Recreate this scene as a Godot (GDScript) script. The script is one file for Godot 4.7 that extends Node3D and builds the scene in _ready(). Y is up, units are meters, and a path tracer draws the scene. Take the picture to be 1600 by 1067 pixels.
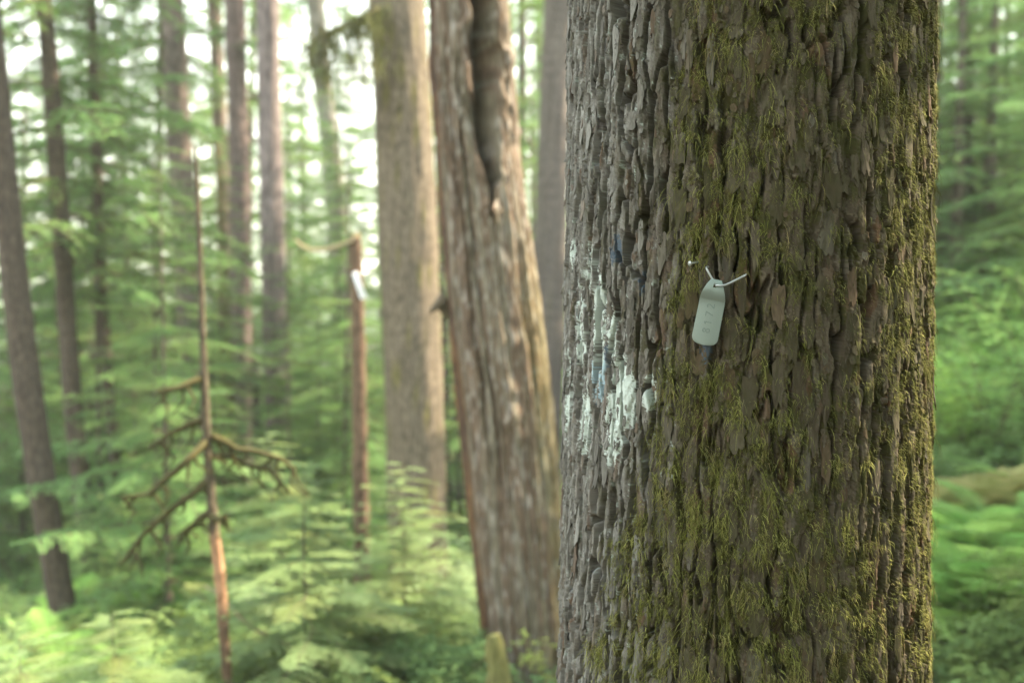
extends Node3D
# A forest of hemlock and spruce: a mossy trunk with a metal tag close by, a leaning snag and thinner trees behind it.

const FOCAL := 1556.0            # focal length in pixels of the 1600 x 1067 photograph
const PITCH := -3.0
const EYE := Vector3(0.0, 1.6, 0.0)
const TREE := Vector3(0.3757, 0.0, -1.627)   # axis of the near trunk
const TR := 0.282                 # its radius at eye height
const Y0 := 0.86
const Y1 := 2.16
const STEP := 0.0017
const HEMLOCK := Color(0.18, 0.31, 0.105)

var cam_basis: Basis
var rng := RandomNumberGenerator.new()
var names := {}
var mats := {}
var grain := FastNoiseLite.new()
var lump := FastNoiseLite.new()

# the near trunk's relief, kept for the plates and the moss that grow on it
var cols := PackedFloat32Array()
var n_rows := 0
var relief := PackedFloat32Array()
var furrow_of := PackedFloat32Array()
var moss_of := PackedFloat32Array()
var to_cam := Vector3.ZERO
var to_right := Vector3.ZERO


func _ready() -> void:
	rng.seed = 7
	view_and_light()
	make_materials()
	grain.seed = 3; grain.noise_type = FastNoiseLite.TYPE_SIMPLEX_SMOOTH; grain.frequency = 1.0; grain.fractal_type = FastNoiseLite.FRACTAL_NONE
	lump.seed = 11; lump.noise_type = FastNoiseLite.TYPE_SIMPLEX_SMOOTH; lump.frequency = 1.0; lump.fractal_type = FastNoiseLite.FRACTAL_FBM; lump.fractal_octaves = 3
	make_ground()
	near_trunk()
	the_tag()
	snag()
	mid_trees()
	thin_trees()
	forest()
	undergrowth()


# ---------------------------------------------------------------- camera, sky, sun
func view_and_light() -> void:
	var cam := Camera3D.new()
	cam.name = "camera"
	cam.fov = rad_to_deg(2.0 * atan(533.5 / FOCAL))
	cam.near = 0.05
	cam.far = 600.0
	cam.position = EYE
	cam.rotation_degrees = Vector3(PITCH, 0, 0)
	var lens := CameraAttributesPhysical.new()
	lens.frustum_focal_length = 35.0
	lens.frustum_focus_distance = 1.40
	lens.exposure_aperture = 2.8
	cam.attributes = lens
	add_child(cam)
	cam.current = true
	cam_basis = Basis.from_euler(Vector3(deg_to_rad(PITCH), 0, 0))

	var env := Environment.new()
	env.tonemap_mode = Environment.TONE_MAPPER_LINEAR
	env.tonemap_exposure = 7.4
	env.background_mode = Environment.BG_SKY
	var sky := Sky.new()
	var sm := ProceduralSkyMaterial.new()
	sm.sky_top_color = Color(0.76, 0.83, 0.90)
	sm.sky_horizon_color = Color(0.99, 0.98, 0.88)
	sm.sky_curve = 0.25
	sm.ground_bottom_color = Color(0.2, 0.22, 0.15)
	sm.ground_horizon_color = Color(0.55, 0.57, 0.45)
	sky.sky_material = sm
	env.sky = sky
	env.fog_enabled = true
	env.fog_density = 0.0017
	env.fog_light_color = Color(0.95, 0.98, 0.93)
	env.sdfgi_enabled = true
	env.ssao_enabled = true
	env.ssil_enabled = true
	var we := WorldEnvironment.new()
	we.name = "world_environment"
	we.environment = env
	add_child(we)

	var sun := DirectionalLight3D.new()
	sun.name = "sun"
	sun.light_energy = 1.25
	sun.light_color = Color(1.0, 0.94, 0.82)
	sun.light_angular_distance = 0.5
	sun.shadow_enabled = true
	add_child(sun)
	sun.look_at_from_position(Vector3(0.70, 0.68, -0.25) * 50.0, Vector3.ZERO, Vector3.UP)


# ---------------------------------------------------------------- helpers
func ray(px: float, py: float) -> Vector3:
	return cam_basis * Vector3((px - 800.0) / FOCAL, (533.5 - py) / FOCAL, -1.0)

func at_z(px: float, py: float, depth: float) -> Vector3:
	var r := ray(px, py)
	return EYE + r * (depth / -r.z)

func ground(x: float, z: float) -> float:
	var d := sqrt(x * x + z * z)
	var a := x / maxf(d, 1.0)
	var left := -0.19 * maxf(0.0, minf(d, 24.0) - 2.2) - 0.03 * maxf(0.0, d - 24.0)
	var right := 0.085 * maxf(0.0, minf(d, 9.0) - 3.0) + 0.025 * maxf(0.0, minf(d, 26.0) - 9.0)
	var t := smoothstep(0.14, 0.44, a)
	var f := smoothstep(3.0, -3.0, z)
	return lerpf(left, right, t) * f + lump.get_noise_2d(x * 0.35, z * 0.35) * 0.16

func numbered(called: String) -> String:
	if not names.has(called):
		names[called] = 0
		return called
	names[called] += 1
	return "%s_%03d" % [called, names[called]]

func thing(called: String, label: String, category: String, where: Vector3, group := "") -> Node3D:
	var o := Node3D.new()
	o.name = numbered(called)
	o.position = where
	tag(o, label, category, group)
	add_child(o)
	return o

func tag(o: Node, label: String, category: String, group := "", kind := "") -> void:
	if label: o.set_meta("label", label)
	if category: o.set_meta("category", category)
	if group: o.set_meta("group", group)
	if kind: o.set_meta("kind", kind)

func part(called: String, mesh: Mesh, m: Material, parent: Node) -> MeshInstance3D:
	var o := MeshInstance3D.new()
	o.name = called
	o.mesh = mesh
	if m: o.material_override = m
	parent.add_child(o, true)
	return o

func many(called: String, mesh: Mesh, places: Array, tints: Array, parent: Node) -> MultiMeshInstance3D:
	var mm := MultiMesh.new()
	mm.transform_format = MultiMesh.TRANSFORM_3D
	mm.use_colors = true
	mm.mesh = mesh
	mm.instance_count = places.size()
	for i in places.size():
		mm.set_instance_transform(i, places[i])
		mm.set_instance_color(i, tints[i])
	var o := MultiMeshInstance3D.new()
	o.name = called
	o.multimesh = mm
	o.set_meta("kind", "stuff")
	parent.add_child(o, true)
	return o

func mesh_of(v: PackedVector3Array, n: PackedVector3Array, idx: PackedInt32Array, c := PackedColorArray(), into: ArrayMesh = null, m: Material = null) -> ArrayMesh:
	# wind every face the way its normals point
	var all := idx.size() < 600000
	for k in range(0, idx.size() if all else 0, 3):
		var p := v[idx[k]]
		if (v[idx[k + 2]] - p).cross(v[idx[k + 1]] - p).dot(n[idx[k]] + n[idx[k + 1]] + n[idx[k + 2]]) < 0.0:
			var q := idx[k + 1]
			idx[k + 1] = idx[k + 2]
			idx[k + 2] = q
	var a := []
	a.resize(Mesh.ARRAY_MAX)
	a[Mesh.ARRAY_VERTEX] = v
	a[Mesh.ARRAY_NORMAL] = n
	a[Mesh.ARRAY_INDEX] = idx
	if c.size(): a[Mesh.ARRAY_COLOR] = c
	var out := into if into else ArrayMesh.new()
	out.add_surface_from_arrays(Mesh.PRIMITIVE_TRIANGLES, a)
	if m: out.surface_set_material(out.get_surface_count() - 1, m)
	return out

func grid_normals(v: PackedVector3Array, w: int, h: int, outward: bool = true) -> PackedVector3Array:
	var n := PackedVector3Array()
	n.resize(w * h)
	for i in h:
		var up := mini(i + 1, h - 1) * w
		var dn := maxi(i - 1, 0) * w
		for j in w:
			var a: Vector3 = v[i * w + mini(j + 1, w - 1)] - v[i * w + maxi(j - 1, 0)]
			var b: Vector3 = v[up + j] - v[dn + j]
			n[i * w + j] = a.cross(b).normalized()
	return n

func grid_index(w: int, h: int) -> PackedInt32Array:
	var idx := PackedInt32Array()
	idx.resize((w - 1) * (h - 1) * 6)
	var k := 0
	for i in h - 1:
		for j in w - 1:
			var a := i * w + j
			idx[k] = a; idx[k + 1] = a + w; idx[k + 2] = a + 1
			idx[k + 3] = a + 1; idx[k + 4] = a + w; idx[k + 5] = a + w + 1
			k += 6
	return idx

func noise_texture(seed_: int, freq: float, lo: Color, hi: Color, size := 512, stretch := 1.0) -> Texture2D:
	var n := FastNoiseLite.new()
	n.seed = seed_
	n.noise_type = FastNoiseLite.TYPE_SIMPLEX_SMOOTH
	n.frequency = freq
	n.fractal_octaves = 5
	n.fractal_gain = 0.6
	var im := n.get_seamless_image(size, int(size * stretch), false, false, 0.12, true)
	im.convert(Image.FORMAT_RGB8)
	for y in im.get_height():
		for x in im.get_width():
			im.set_pixel(x, y, lo.lerp(hi, im.get_pixel(x, y).r))
	return ImageTexture.create_from_image(im)

func mat(called: String, color: Color, rough := 0.9, tex: Texture2D = null, scale_ := Vector3.ONE, vertex := false, back := Color.BLACK) -> StandardMaterial3D:
	var m := StandardMaterial3D.new()
	m.resource_name = called
	m.albedo_color = color.linear_to_srgb()
	m.roughness = rough
	m.metallic_specular = 0.3
	if tex:
		m.albedo_texture = tex
		m.uv1_triplanar = true
		m.uv1_world_triplanar = true
		m.uv1_scale = scale_
	m.vertex_color_use_as_albedo = vertex
	if back != Color.BLACK:
		m.backlight_enabled = true
		m.backlight = back
	m.cull_mode = BaseMaterial3D.CULL_DISABLED
	mats[called] = m
	return m

func make_materials() -> void:
	var mottle := noise_texture(5, 0.02, Color(0.62, 0.62, 0.62), Color(1, 1, 1), 512)
	var barkt := noise_texture(9, 0.03, Color(0.45, 0.45, 0.45), Color(1, 1, 1), 512)
	mat("bark_detail", Color(0.78, 0.78, 0.76), 0.92, null, Vector3.ONE, true)
	mats["bark_detail"].metallic_specular = 0.2
	mat("bark", Color(1, 1, 1), 0.95, barkt, Vector3(2.2, 0.7, 2.2), true)
	mat("bark_far", Color(1, 1, 1), 0.95, barkt, Vector3(0.9, 0.3, 0.9), true)
	mat("snag_wood", Color(1, 1, 1), 0.85, barkt, Vector3(3.0, 0.6, 3.0), true)
	mat("moss", Color(1, 1, 1), 0.9, null, Vector3.ONE, true, Color(0.35, 0.35, 0.35))
	mat("needles", Color(1, 1, 1), 0.6, null, Vector3.ONE, true, Color(0.95, 0.95, 0.95))
	mat("leaf", Color(1, 1, 1), 0.8, null, Vector3.ONE, true, Color(0.8, 0.8, 0.8))
	mats["leaf"].metallic_specular = 0.0
	mats["needles"].metallic_specular = 0.0
	mat("twig", Color(0.10, 0.075, 0.05), 0.9)
	mat("moss_twig", Color(0.085, 0.072, 0.026), 0.95, mottle, Vector3(6, 6, 6))
	mat("pale_twig", Color(0.27, 0.215, 0.13), 0.9)
	mat("soil", Color(0.075, 0.06, 0.035), 1.0, barkt, Vector3(0.6, 0.6, 0.6))
	mat("white_strip", Color(0.82, 0.81, 0.83), 0.5)
	var al := mat("aluminium", Color(0.17, 0.20, 0.175), 0.5)
	al.metallic = 0.55
	al.metallic_specular = 0.5
	mat("stamp", Color(0.125, 0.148, 0.13), 0.6)
	var wire := mat("wire", Color(0.34, 0.34, 0.33), 0.4)
	wire.metallic = 0.7


# a tapered tube through points; vertex colours by a callable (angle, y, point) -> Color, displacement by another
func tube(points: Array, radii: Array, sides: int, shape = null, paint = null, base := Vector3.ZERO, capped := true) -> ArrayMesh:
	var v := PackedVector3Array()
	var c := PackedColorArray()
	var w := sides + 1
	var h := points.size()
	for i in h:
		var p: Vector3 = points[i]
		var q: Vector3 = points[mini(i + 1, h - 1)]
		var o: Vector3 = points[maxi(i - 1, 0)]
		var axis := (q - o).normalized()
		var side := axis.cross(Vector3(0, 0, 1) if absf(axis.z) < 0.9 else Vector3(1, 0, 0)).normalized()
		var front := side.cross(axis).normalized()
		for j in w:
			var a := TAU * (j % sides) / sides
			var r: float = radii[i]
			if shape: r += shape.call(a, p.y, r)
			var dir := side * cos(a) + front * sin(a)
			v.append(p + dir * r - base)
			if paint: c.append(paint.call(a, p.y, r))
	var n := grid_normals(v, w, h)
	for i in h:          # close the seam smoothly
		var s: Vector3 = (n[i * w] + n[i * w + w - 1]).normalized()
		n[i * w] = s
		n[i * w + w - 1] = s
	if v.size() > w and n[0].dot(v[0] + base - points[0]) < 0.0:
		for i in n.size(): n[i] = -n[i]
	var idx := grid_index(w, h)
	if capped:
		var k := v.size()
		v.append(points[h - 1] - base)
		n.append((points[h - 1] - points[h - 2]).normalized())
		if c.size(): c.append(c[c.size() - 1])
		for j in sides: idx.append_array(PackedInt32Array([k, (h - 1) * w + j, (h - 1) * w + j + 1]))
	return mesh_of(v, n, idx, c)

# resamples a polyline of [py, px, width] at a depth into points and radii, carried on up to a height and down into the ground
func trunk_line(marks: Array, depth: float, top: float, rows: int, top_radius := 0.3) -> Array:
	var pts := []
	var rad := []
	var list := marks.duplicate()
	for m in list:
		pts.append(at_z(m[1], m[0], depth))
		rad.append(0.5 * m[2] * depth / FOCAL)
	var n := pts.size()
	var d0: Vector3 = (pts[0] - pts[mini(2, n - 1)]).normalized()
	if pts[0].y < top:
		var k: float = (top - pts[0].y) / maxf(d0.y, 0.3)
		pts.push_front(pts[0] + d0 * k)
		rad.push_front(rad[0] * top_radius)
		n += 1
	var d1: Vector3 = (pts[n - 1] - pts[maxi(n - 3, 1)]).normalized()
	var low: Vector3 = pts[n - 1]
	var g := ground(low.x, low.z) - 0.25
	if low.y > g:
		pts.append(low + d1 * ((low.y - g) / maxf(-d1.y, 0.3)))
		rad.append(rad[n - 1] * 1.12)
	pts.reverse()
	rad.reverse()
	var curve := Curve3D.new()
	for i in pts.size():
		var a: Vector3 = pts[maxi(i - 1, 0)]
		var b: Vector3 = pts[mini(i + 1, pts.size() - 1)]
		var t: Vector3 = (b - a) / 6.0
		var m: float = minf(pts[i].distance_to(pts[maxi(i - 1, 0)]), pts[i].distance_to(pts[mini(i + 1, pts.size() - 1)])) / 3.0
		if i == 0 or i == pts.size() - 1: t = Vector3.ZERO
		t = t.limit_length(m)
		curve.add_point(pts[i], -t, t)
	var out_p := []
	var out_r := []
	for i in rows + 1:
		var p := curve.sample_baked(curve.get_baked_length() * i / rows, true)
		out_p.append(p)
		var r: float = rad[rad.size() - 1]
		for k in pts.size() - 1:
			if p.y <= pts[k + 1].y:
				r = lerpf(rad[k], rad[k + 1], clampf((p.y - pts[k].y) / maxf(pts[k + 1].y - pts[k].y, 1e-4), 0, 1))
				break
		out_r.append(r)
	return [out_p, out_r]


# ---------------------------------------------------------------- ground
func make_ground() -> void:
	var v := PackedVector3Array()
	var w := 181
	for i in w:
		for j in w:
			# finer near the camera, reaching far past the trees
			var a := (j - 90) / 90.0
			var b := (i - 90) / 90.0
			var x := signf(a) * (absf(a) * 14.0 + pow(absf(a), 4.0) * 260.0)
			var z := signf(b) * (absf(b) * 14.0 + pow(absf(b), 4.0) * 260.0)
			v.append(Vector3(x, ground(x, z) + lump.get_noise_2d(x * 2.0, z * 2.0) * 0.03, z))
	var n := grid_normals(v, w, w)
	for i in n.size():
		if n[i].y < 0.0: n[i] = -n[i]
	var o := part("ground", mesh_of(v, n, grid_index(w, w)), mats["soil"], self)
	tag(o, "", "", "", "structure")


# ---------------------------------------------------------------- the near trunk
func on_trunk(s: float, y: float, out: float) -> Vector3:
	var a := s / TR
	var r := trunk_radius(y) + out
	return Vector3(TREE.x, y, TREE.z) + (to_cam * cos(a) + to_right * sin(a)) * r

func trunk_out(s: float) -> Vector3:
	var a := s / TR
	return to_cam * cos(a) + to_right * sin(a)

func trunk_side(s: float) -> Vector3:
	var a := s / TR
	return to_right * cos(a) - to_cam * sin(a)

func trunk_radius(y: float) -> float:
	return TR + (1.6 - y) * 0.006 + 0.22 * exp(-maxf(y, -0.2) * 3.6)

# where a pixel of the photograph meets the trunk: (arc length, height)
func trunk_at(px: float, py: float) -> Vector2:
	var r := ray(px, py)
	var o := Vector2(EYE.x - TREE.x, EYE.z - TREE.z)
	var d := Vector2(r.x, r.z)
	var a := d.dot(d)
	var b := o.dot(d)
	var c := o.dot(o) - TR * TR
	var disc := maxf(b * b - a * c, 0.0)
	var t := (-b - sqrt(disc)) / a
	var p := o + d * t
	var ang := atan2(p.x * to_right.x + p.y * to_right.z, p.x * to_cam.x + p.y * to_cam.z)
	return Vector2(ang * TR, EYE.y + r.y * t)

func sample_grid(g: PackedFloat32Array, s: float, y: float) -> float:
	var i := clampi(int((y - Y0) / STEP), 0, n_rows - 1)
	var w := cols.size()
	var j := clampi(cols.bsearch(s), 0, w - 1)
	return g[i * w + j]

func near_trunk() -> void:
	to_cam = Vector3(EYE.x - TREE.x, 0, EYE.z - TREE.z).normalized()
	to_right = Vector3(to_cam.z, 0, -to_cam.x)
	var tree := thing("spruce_tree", "thick mossy trunk with scaly bark, old white paint and a metal tag", "tree", Vector3(TREE.x, 0, TREE.z))
	var base := tree.position
	# columns: fine on the side that faces the photograph, coarser behind
	var edge := 1.5 * TR
	var s := -PI * TR
	while s < PI * TR:
		cols.append(s)
		s += STEP if absf(s) < edge else 0.007
	cols.append(PI * TR)
	var w := cols.size()
	n_rows = int((Y1 - Y0) / STEP) + 1

	# patches read off the photograph: [px, py, half width m, half height m, strength]
	var moss_marks := [
		[1072, 150, 0.012, 0.05, 1.6], [1065, 190, 0.012, 0.03, 1.5], [1100, 60, 0.04, 0.10, 0.65], [1130, 200, 0.05, 0.14, 0.55], [1085, 330, 0.035, 0.09, 0.95], [1170, 330, 0.05, 0.08, 0.5],
		[1080, 400, 0.03, 0.06, 0.95], [1060, 470, 0.02, 0.08, 0.7], [1110, 640, 0.05, 0.08, 0.95], [1060, 720, 0.05, 0.10, 1.1], [1020, 850, 0.06, 0.10, 1.2], [1110, 820, 0.07, 0.12, 1.15],
		[980, 960, 0.05, 0.10, 1.25], [1060, 980, 0.08, 0.10, 1.25], [1170, 950, 0.08, 0.12, 1.0], [940, 1040, 0.04, 0.06, 1.2], [1130, 1060, 0.1, 0.06, 1.2], [1240, 900, 0.06, 0.12, 0.75],
		[1260, 100, 0.06, 0.16, 0.45], [1230, 500, 0.06, 0.2, 0.32], [1320, 420, 0.03, 0.05, 0.6], [1330, 780, 0.04, 0.2, 0.45], [1340, 1000, 0.06, 0.1, 0.8], [1385, 100, 0.03, 0.2, 0.7],
		[1425, 150, 0.06, 0.2, 0.9], [1440, 450, 0.08, 0.25, 1.0], [1410, 600, 0.05, 0.2, 0.65], [1435, 850, 0.07, 0.25, 1.0], [1455, 300, 0.1, 0.6, 0.9], [1200, 720, 0.05, 0.08, 0.6],
		[1240, 10, 0.07, 0.05, 0.6], [1040, 600, 0.02, 0.1, 0.5]]
	var paint_marks := [
		[913, 510, 0.012, 0.055, 1.0, 0], [941, 505, 0.013, 0.065, 1.4, 0], [942, 585, 0.013, 0.045, 1.4, 1], [962, 530, 0.009, 0.035, 0.8, 0], [975, 615, 0.018, 0.045, 1.8, 0], [965, 660, 0.014, 0.045, 1.7, 0],
		[990, 625, 0.008, 0.035, 1.3, 0], [1020, 612, 0.009, 0.024, 1.35, 0], [895, 620, 0.016, 0.06, 0.85, 0], [920, 650, 0.016, 0.055, 0.85, 0], [960, 700, 0.008, 0.02, 0.9, 0], [966, 390, 0.011, 0.018, 0.9, 2],
		[1005, 440, 0.006, 0.014, 1.0, 2], [948, 560, 0.008, 0.03, 0.9, 2], [1104, 550, 0.009, 0.014, 1.0, 2], [900, 400, 0.01, 0.02, 0.8, 0], [925, 420, 0.012, 0.03, 0.6, 0], [972, 590, 0.005, 0.008, 1.0, 3]]
	for m in moss_marks + paint_marks:
		var p := trunk_at(m[0], m[1])
		m[0] = p.x
		m[1] = p.y

	var fur := FastNoiseLite.new()
	fur.seed = 24; fur.noise_type = FastNoiseLite.TYPE_CELLULAR; fur.frequency = 1.0; fur.fractal_type = FastNoiseLite.FRACTAL_NONE
	fur.cellular_return_type = FastNoiseLite.RETURN_DISTANCE2_SUB; fur.cellular_jitter = 0.95
	var chip := FastNoiseLite.new()
	chip.seed = 5; chip.noise_type = FastNoiseLite.TYPE_CELLULAR; chip.frequency = 1.0; chip.fractal_type = FastNoiseLite.FRACTAL_NONE
	chip.cellular_return_type = FastNoiseLite.RETURN_CELL_VALUE; chip.cellular_jitter = 1.0

	# furrow spacing per column: close on the grey side, wider where the bark is plated
	var us := PackedFloat32Array()
	var grey := PackedFloat32Array()
	var u := 0.0
	for j in w:
		var sj := cols[j]
		var spacing := lerpf(0.019, 0.036, smoothstep(-0.17, 0.0, sj))
		spacing = lerpf(spacing, 0.025, smoothstep(0.12, 0.26, sj))
		if j > 0: u += (sj - cols[j - 1]) / spacing
		us.append(u)
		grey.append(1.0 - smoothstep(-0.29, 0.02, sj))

	# overlapping plates: jittered grid of scales
	var cs := 0.015
	var cy := 0.042
	var gw := int(TAU * TR / cs) + 4
	var gh := int((Y1 - Y0) / cy) + 6
	var pr := RandomNumberGenerator.new()
	pr.seed = 99
	var P := PackedFloat32Array()    # s, y, 1/half width, 1/half height, level, tilt, tone, red
	for i in gh:
		for j in gw:
			var ps := -PI * TR + (j - 1.5 + pr.randf()) * cs
			var py := Y0 + (i - 2.5 + pr.randf()) * cy
			var big := pr.randf()
			var hw := lerpf(0.0045, 0.0145, big * big)
			var hh := lerpf(0.016, 0.044, big * pr.randf_range(0.5, 1.0))
			var g := 1.0 - smoothstep(-0.20, -0.06, ps)
			hw *= lerpf(1.0, 0.6, g)
			P.append_array(PackedFloat32Array([ps, py, 1.0 / hw, 1.0 / hh, pr.randf_range(0.0, 0.0038), pr.randf_range(0.01, 0.09), pr.randf(), pr.randf()]))

	var v := PackedVector3Array()
	var c := PackedColorArray()
	v.resize(w * n_rows)
	c.resize(w * n_rows)
	relief.resize(w * n_rows)
	furrow_of.resize(w * n_rows)
	moss_of.resize(w * n_rows)
	var grit := RandomNumberGenerator.new()
	grit.seed = 55
	for i in n_rows:
		var y := Y0 + i * STEP
		var live_moss := []
		for m in moss_marks:
			if absf(y - m[1]) < m[3] * 1.8: live_moss.append(m)
		var live_paint := []
		for m in paint_marks:
			if absf(y - m[1]) < m[3] * 1.5: live_paint.append(m)
		for j in w:
			var sj := cols[j]
			var n1 := grain.get_noise_2d(sj * 22.0, y * 7.0)
			var n2 := grain.get_noise_2d(sj * 90.0 + 40.0, y * 45.0)
			var n3 := grain.get_noise_2d(sj * 330.0, y * 210.0 + 9.0)
			var n4 := grain.get_noise_2d(sj * 900.0 + 5.0, y * 520.0)
			var n5 := grain.get_noise_2d(sj * 60.0 + 3.0, y * 13.0)
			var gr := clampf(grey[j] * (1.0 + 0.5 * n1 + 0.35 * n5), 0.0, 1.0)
			# furrows
			var fd := fur.get_noise_2d(us[j] + n1 * 0.34 + n5 * 0.16, y * 2.2 + n1 * 0.4 + n5 * 0.1) + 1.0
			var amount := clampf(0.50 + 0.75 * gr + 0.9 * grain.get_noise_2d(sj * 9.0 + 70.0, y * 2.6) + 0.35 * smoothstep(0.12, 0.22, sj), 0.08, 1.0)
			var wall := smoothstep(0.05, lerpf(0.15, 0.19, gr), fd)
			var h := -0.025 * amount * (1.0 - wall) + 0.0035 * sqrt(clampf(fd, 0.0, 1.0)) * (0.4 + 0.8 * gr)
			# scales
			var ws := sj + n2 * 0.0022 + n3 * 0.0011 + n4 * 0.0004
			var wy := y + n2 * 0.004 + n3 * 0.0022 + n4 * 0.0008
			var gi := int((wy - Y0) / cy + 2.5)
			var gj := int((ws + PI * TR) / cs + 1.5)
			var best := -0.001
			var tone := 0.45 + 0.3 * n2
			var red := 0.5
			var rim := 0.0
			for ii in range(maxi(gi - 1, 0), mini(gi + 2, gh)):
				for jj in range(maxi(gj - 1, 0), mini(gj + 2, gw)):
					var k := (ii * gw + jj) * 8
					var du := (ws - P[k]) * P[k + 2]
					var dv := (wy - P[k + 1]) * P[k + 3]
					var e := du * du + dv * dv * (0.55 if dv > 0.0 else 1.0)
					if e < 1.0:
						var hh := P[k + 4] + 0.0012 - dv * P[k + 5] * 0.019 - e * e * e * e * 0.0006
						if hh > best:
							best = hh
							tone = P[k + 6]
							red = P[k + 7]
							rim = smoothstep(0.62, 0.92, e) * smoothstep(0.25, -0.35, dv)
			h += best * (0.4 + 0.6 * wall)
			var ch := chip.get_noise_2d(ws * 190.0, wy * 52.0)
			var n6 := grain.get_noise_2d(sj * 300.0 + 8.0, y * 34.0)
			var dot := grit.randf() - 0.5
			h += (ch * 0.0006 + n3 * 0.0006 + n4 * 0.0005 + n6 * 0.0012 + dot * 0.0006) 
			# moss
			var mo := 0.36 * smoothstep(-0.13, 0.02, sj)
			for m in live_moss:
				var a: float = (sj - m[0]) / m[2]
				if absf(a) < 1.8:
					var b: float = (y - m[1]) / m[3]
					mo += m[4] * exp(-1.1 * (a * a + b * b))
			var streak := grain.get_noise_2d(sj * 85.0 + 11.0 + n2 * 0.6, y * 11.0)
			var patch := 0.42 + 0.75 * streak + 0.35 * grain.get_noise_2d(sj * 30.0 + 50.0, y * 22.0)
			moss_of[i * w + j] = clampf(minf(mo, 1.15) * (0.12 + patch), 0.0, 1.5)
			var film := smoothstep(0.50, 1.05, minf(mo, 1.15) * (patch + 0.04) + 0.22 * n3 + 0.16 * n4)
			h += film * (0.0008 + 0.0010 * n4 + 0.0006 * n3)
			# bark colour, with some sky light painted into its left side: it varies from scale to scale and in specks, never with depth
			var t := tone * 0.62 + 0.25 * (0.5 + 0.5 * ch) + 0.22 * n4 + 0.16 * n6 + 0.28 * dot + 0.08
			var col := Color(0.085, 0.063, 0.042).lerp(Color(0.235, 0.186, 0.132), clampf(t, 0.0, 1.0))
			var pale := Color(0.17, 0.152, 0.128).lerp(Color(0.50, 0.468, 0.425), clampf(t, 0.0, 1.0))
			var weather_and_skylight := clampf(gr * 1.05 + 0.35 * n2 * gr - 0.1 + (0.25 if red < 0.12 else 0.0), 0.0, 1.0)
			col = col.lerp(pale, weather_and_skylight)  # left side paler: part weathered grey, part sky light painted in
			if red > 0.86: col = col.lerp(Color(0.21, 0.115, 0.065), 0.6 * (red - 0.86) / 0.14 + 0.15)
			# broken lower rims of the scales show paler bark
			col = col.lerp(Color(0.36, 0.30, 0.23).lerp(Color(0.60, 0.57, 0.53), gr), 0.55 * rim * clampf(0.6 + 1.6 * n4 + n2, 0.0, 1.0))
			# algae on the shaded bark, in specks
			var alga := smoothstep(0.05, 0.55, grain.get_noise_2d(sj * 35.0, y * 16.0 + 31.0) + 0.5 * n4 + 0.3 * n3 + 0.3 * (1.0 - gr) - 0.15)
			col = col.lerp(Color(0.080, 0.080, 0.022), 0.85 * alga * (1.0 - 0.85 * gr))
			col = col.lerp(Color(0.085, 0.082, 0.020).lerp(Color(0.17, 0.155, 0.042), clampf(0.5 + 0.9 * n4 + 0.4 * n2, 0.0, 1.0)), 0.85 * film)
			col = Color(col.r * 0.50, col.g * 0.50, col.b * 0.50)
			# lichen specks
			if n3 * 0.5 + n2 > 0.92 and gr > 0.3: col = col.lerp(Color(0.30, 0.33, 0.29), 0.8)
			# old marking paint, kept on the raised faces
			if wall > 0.4:
				for m in live_paint:
					var a: float = (sj - m[0]) / m[2]
					if absf(a) < 1.5:
						var b: float = (y - m[1]) / m[3]
						var cover: float = m[4] * (1.0 - 0.55 * (a * a + b * b)) + 0.45 * n2 + 0.35 * n3 + 0.25 * n4 + 0.25 * ch
						if cover > 0.25:
							var ink: Color = [Color(0.50, 0.54, 0.49), Color(0.33, 0.42, 0.46), Color(0.07, 0.09, 0.115), Color(0.20, 0.08, 0.035)][int(m[5])]
							col = col.lerp(ink, clampf((cover - 0.25) * 4.0, 0.0, 0.95))
							h += 0.0004
							break
			relief[i * w + j] = h
			furrow_of[i * w + j] = amount * (1.0 - wall)
			v[i * w + j] = on_trunk(sj, y, h) - base
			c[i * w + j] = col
	var n := grid_normals(v, w, n_rows)
	if n[w / 2].dot(to_cam) < 0.0:
		for i in n.size(): n[i] = -n[i]
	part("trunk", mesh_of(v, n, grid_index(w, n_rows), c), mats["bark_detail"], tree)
	trunk_ends(tree, base)
	bark_plates(tree, base)
	trunk_moss(tree, base)
	# its own crown, unseen above the picture, set low to shade the trunk
	crown(tree, base, Vector3(TREE.x, 0, TREE.z), Vector3(TREE.x, 26, TREE.z), 4.6, 25.0, true, 3.4, HEMLOCK, rng)


func trunk_ends(tree: Node3D, base: Vector3) -> void:
	var bark := func(a: float, y: float, _r: float) -> float:
		return 0.006 * grain.get_noise_3d(cos(a) * 9.0, y * 3.0, sin(a) * 9.0) + 0.004 * grain.get_noise_3d(cos(a) * 30.0, y * 12.0, sin(a) * 30.0) - 0.012
	var paint := func(a: float, y: float, _r: float) -> Color:
		var k := 0.5 + 0.5 * grain.get_noise_3d(cos(a) * 12.0, y * 6.0, sin(a) * 12.0)
		return Color(0.06, 0.045, 0.03).lerp(Color(0.08, 0.075, 0.025), k)
	var lo := []
	var lr := []
	for i in 41:
		var y := lerpf(-0.35, Y0 + 0.004, i / 40.0)
		lo.append(Vector3(TREE.x, y, TREE.z))
		lr.append(trunk_radius(y))
	part("trunk_foot", tube(lo, lr, 120, bark, paint, base, false), mats["bark_detail"], tree)
	var hi := []
	var hr := []
	for i in 81:
		var y := lerpf(Y1 - 0.004, 27.0, pow(i / 80.0, 1.6))
		hi.append(Vector3(TREE.x, y, TREE.z))
		hr.append(maxf(trunk_radius(y) * (1.0 - smoothstep(4.0, 27.5, y)), 0.02))
	part("trunk_upper", tube(hi, hr, 96, bark, paint, base), mats["bark_detail"], tree)


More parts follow.
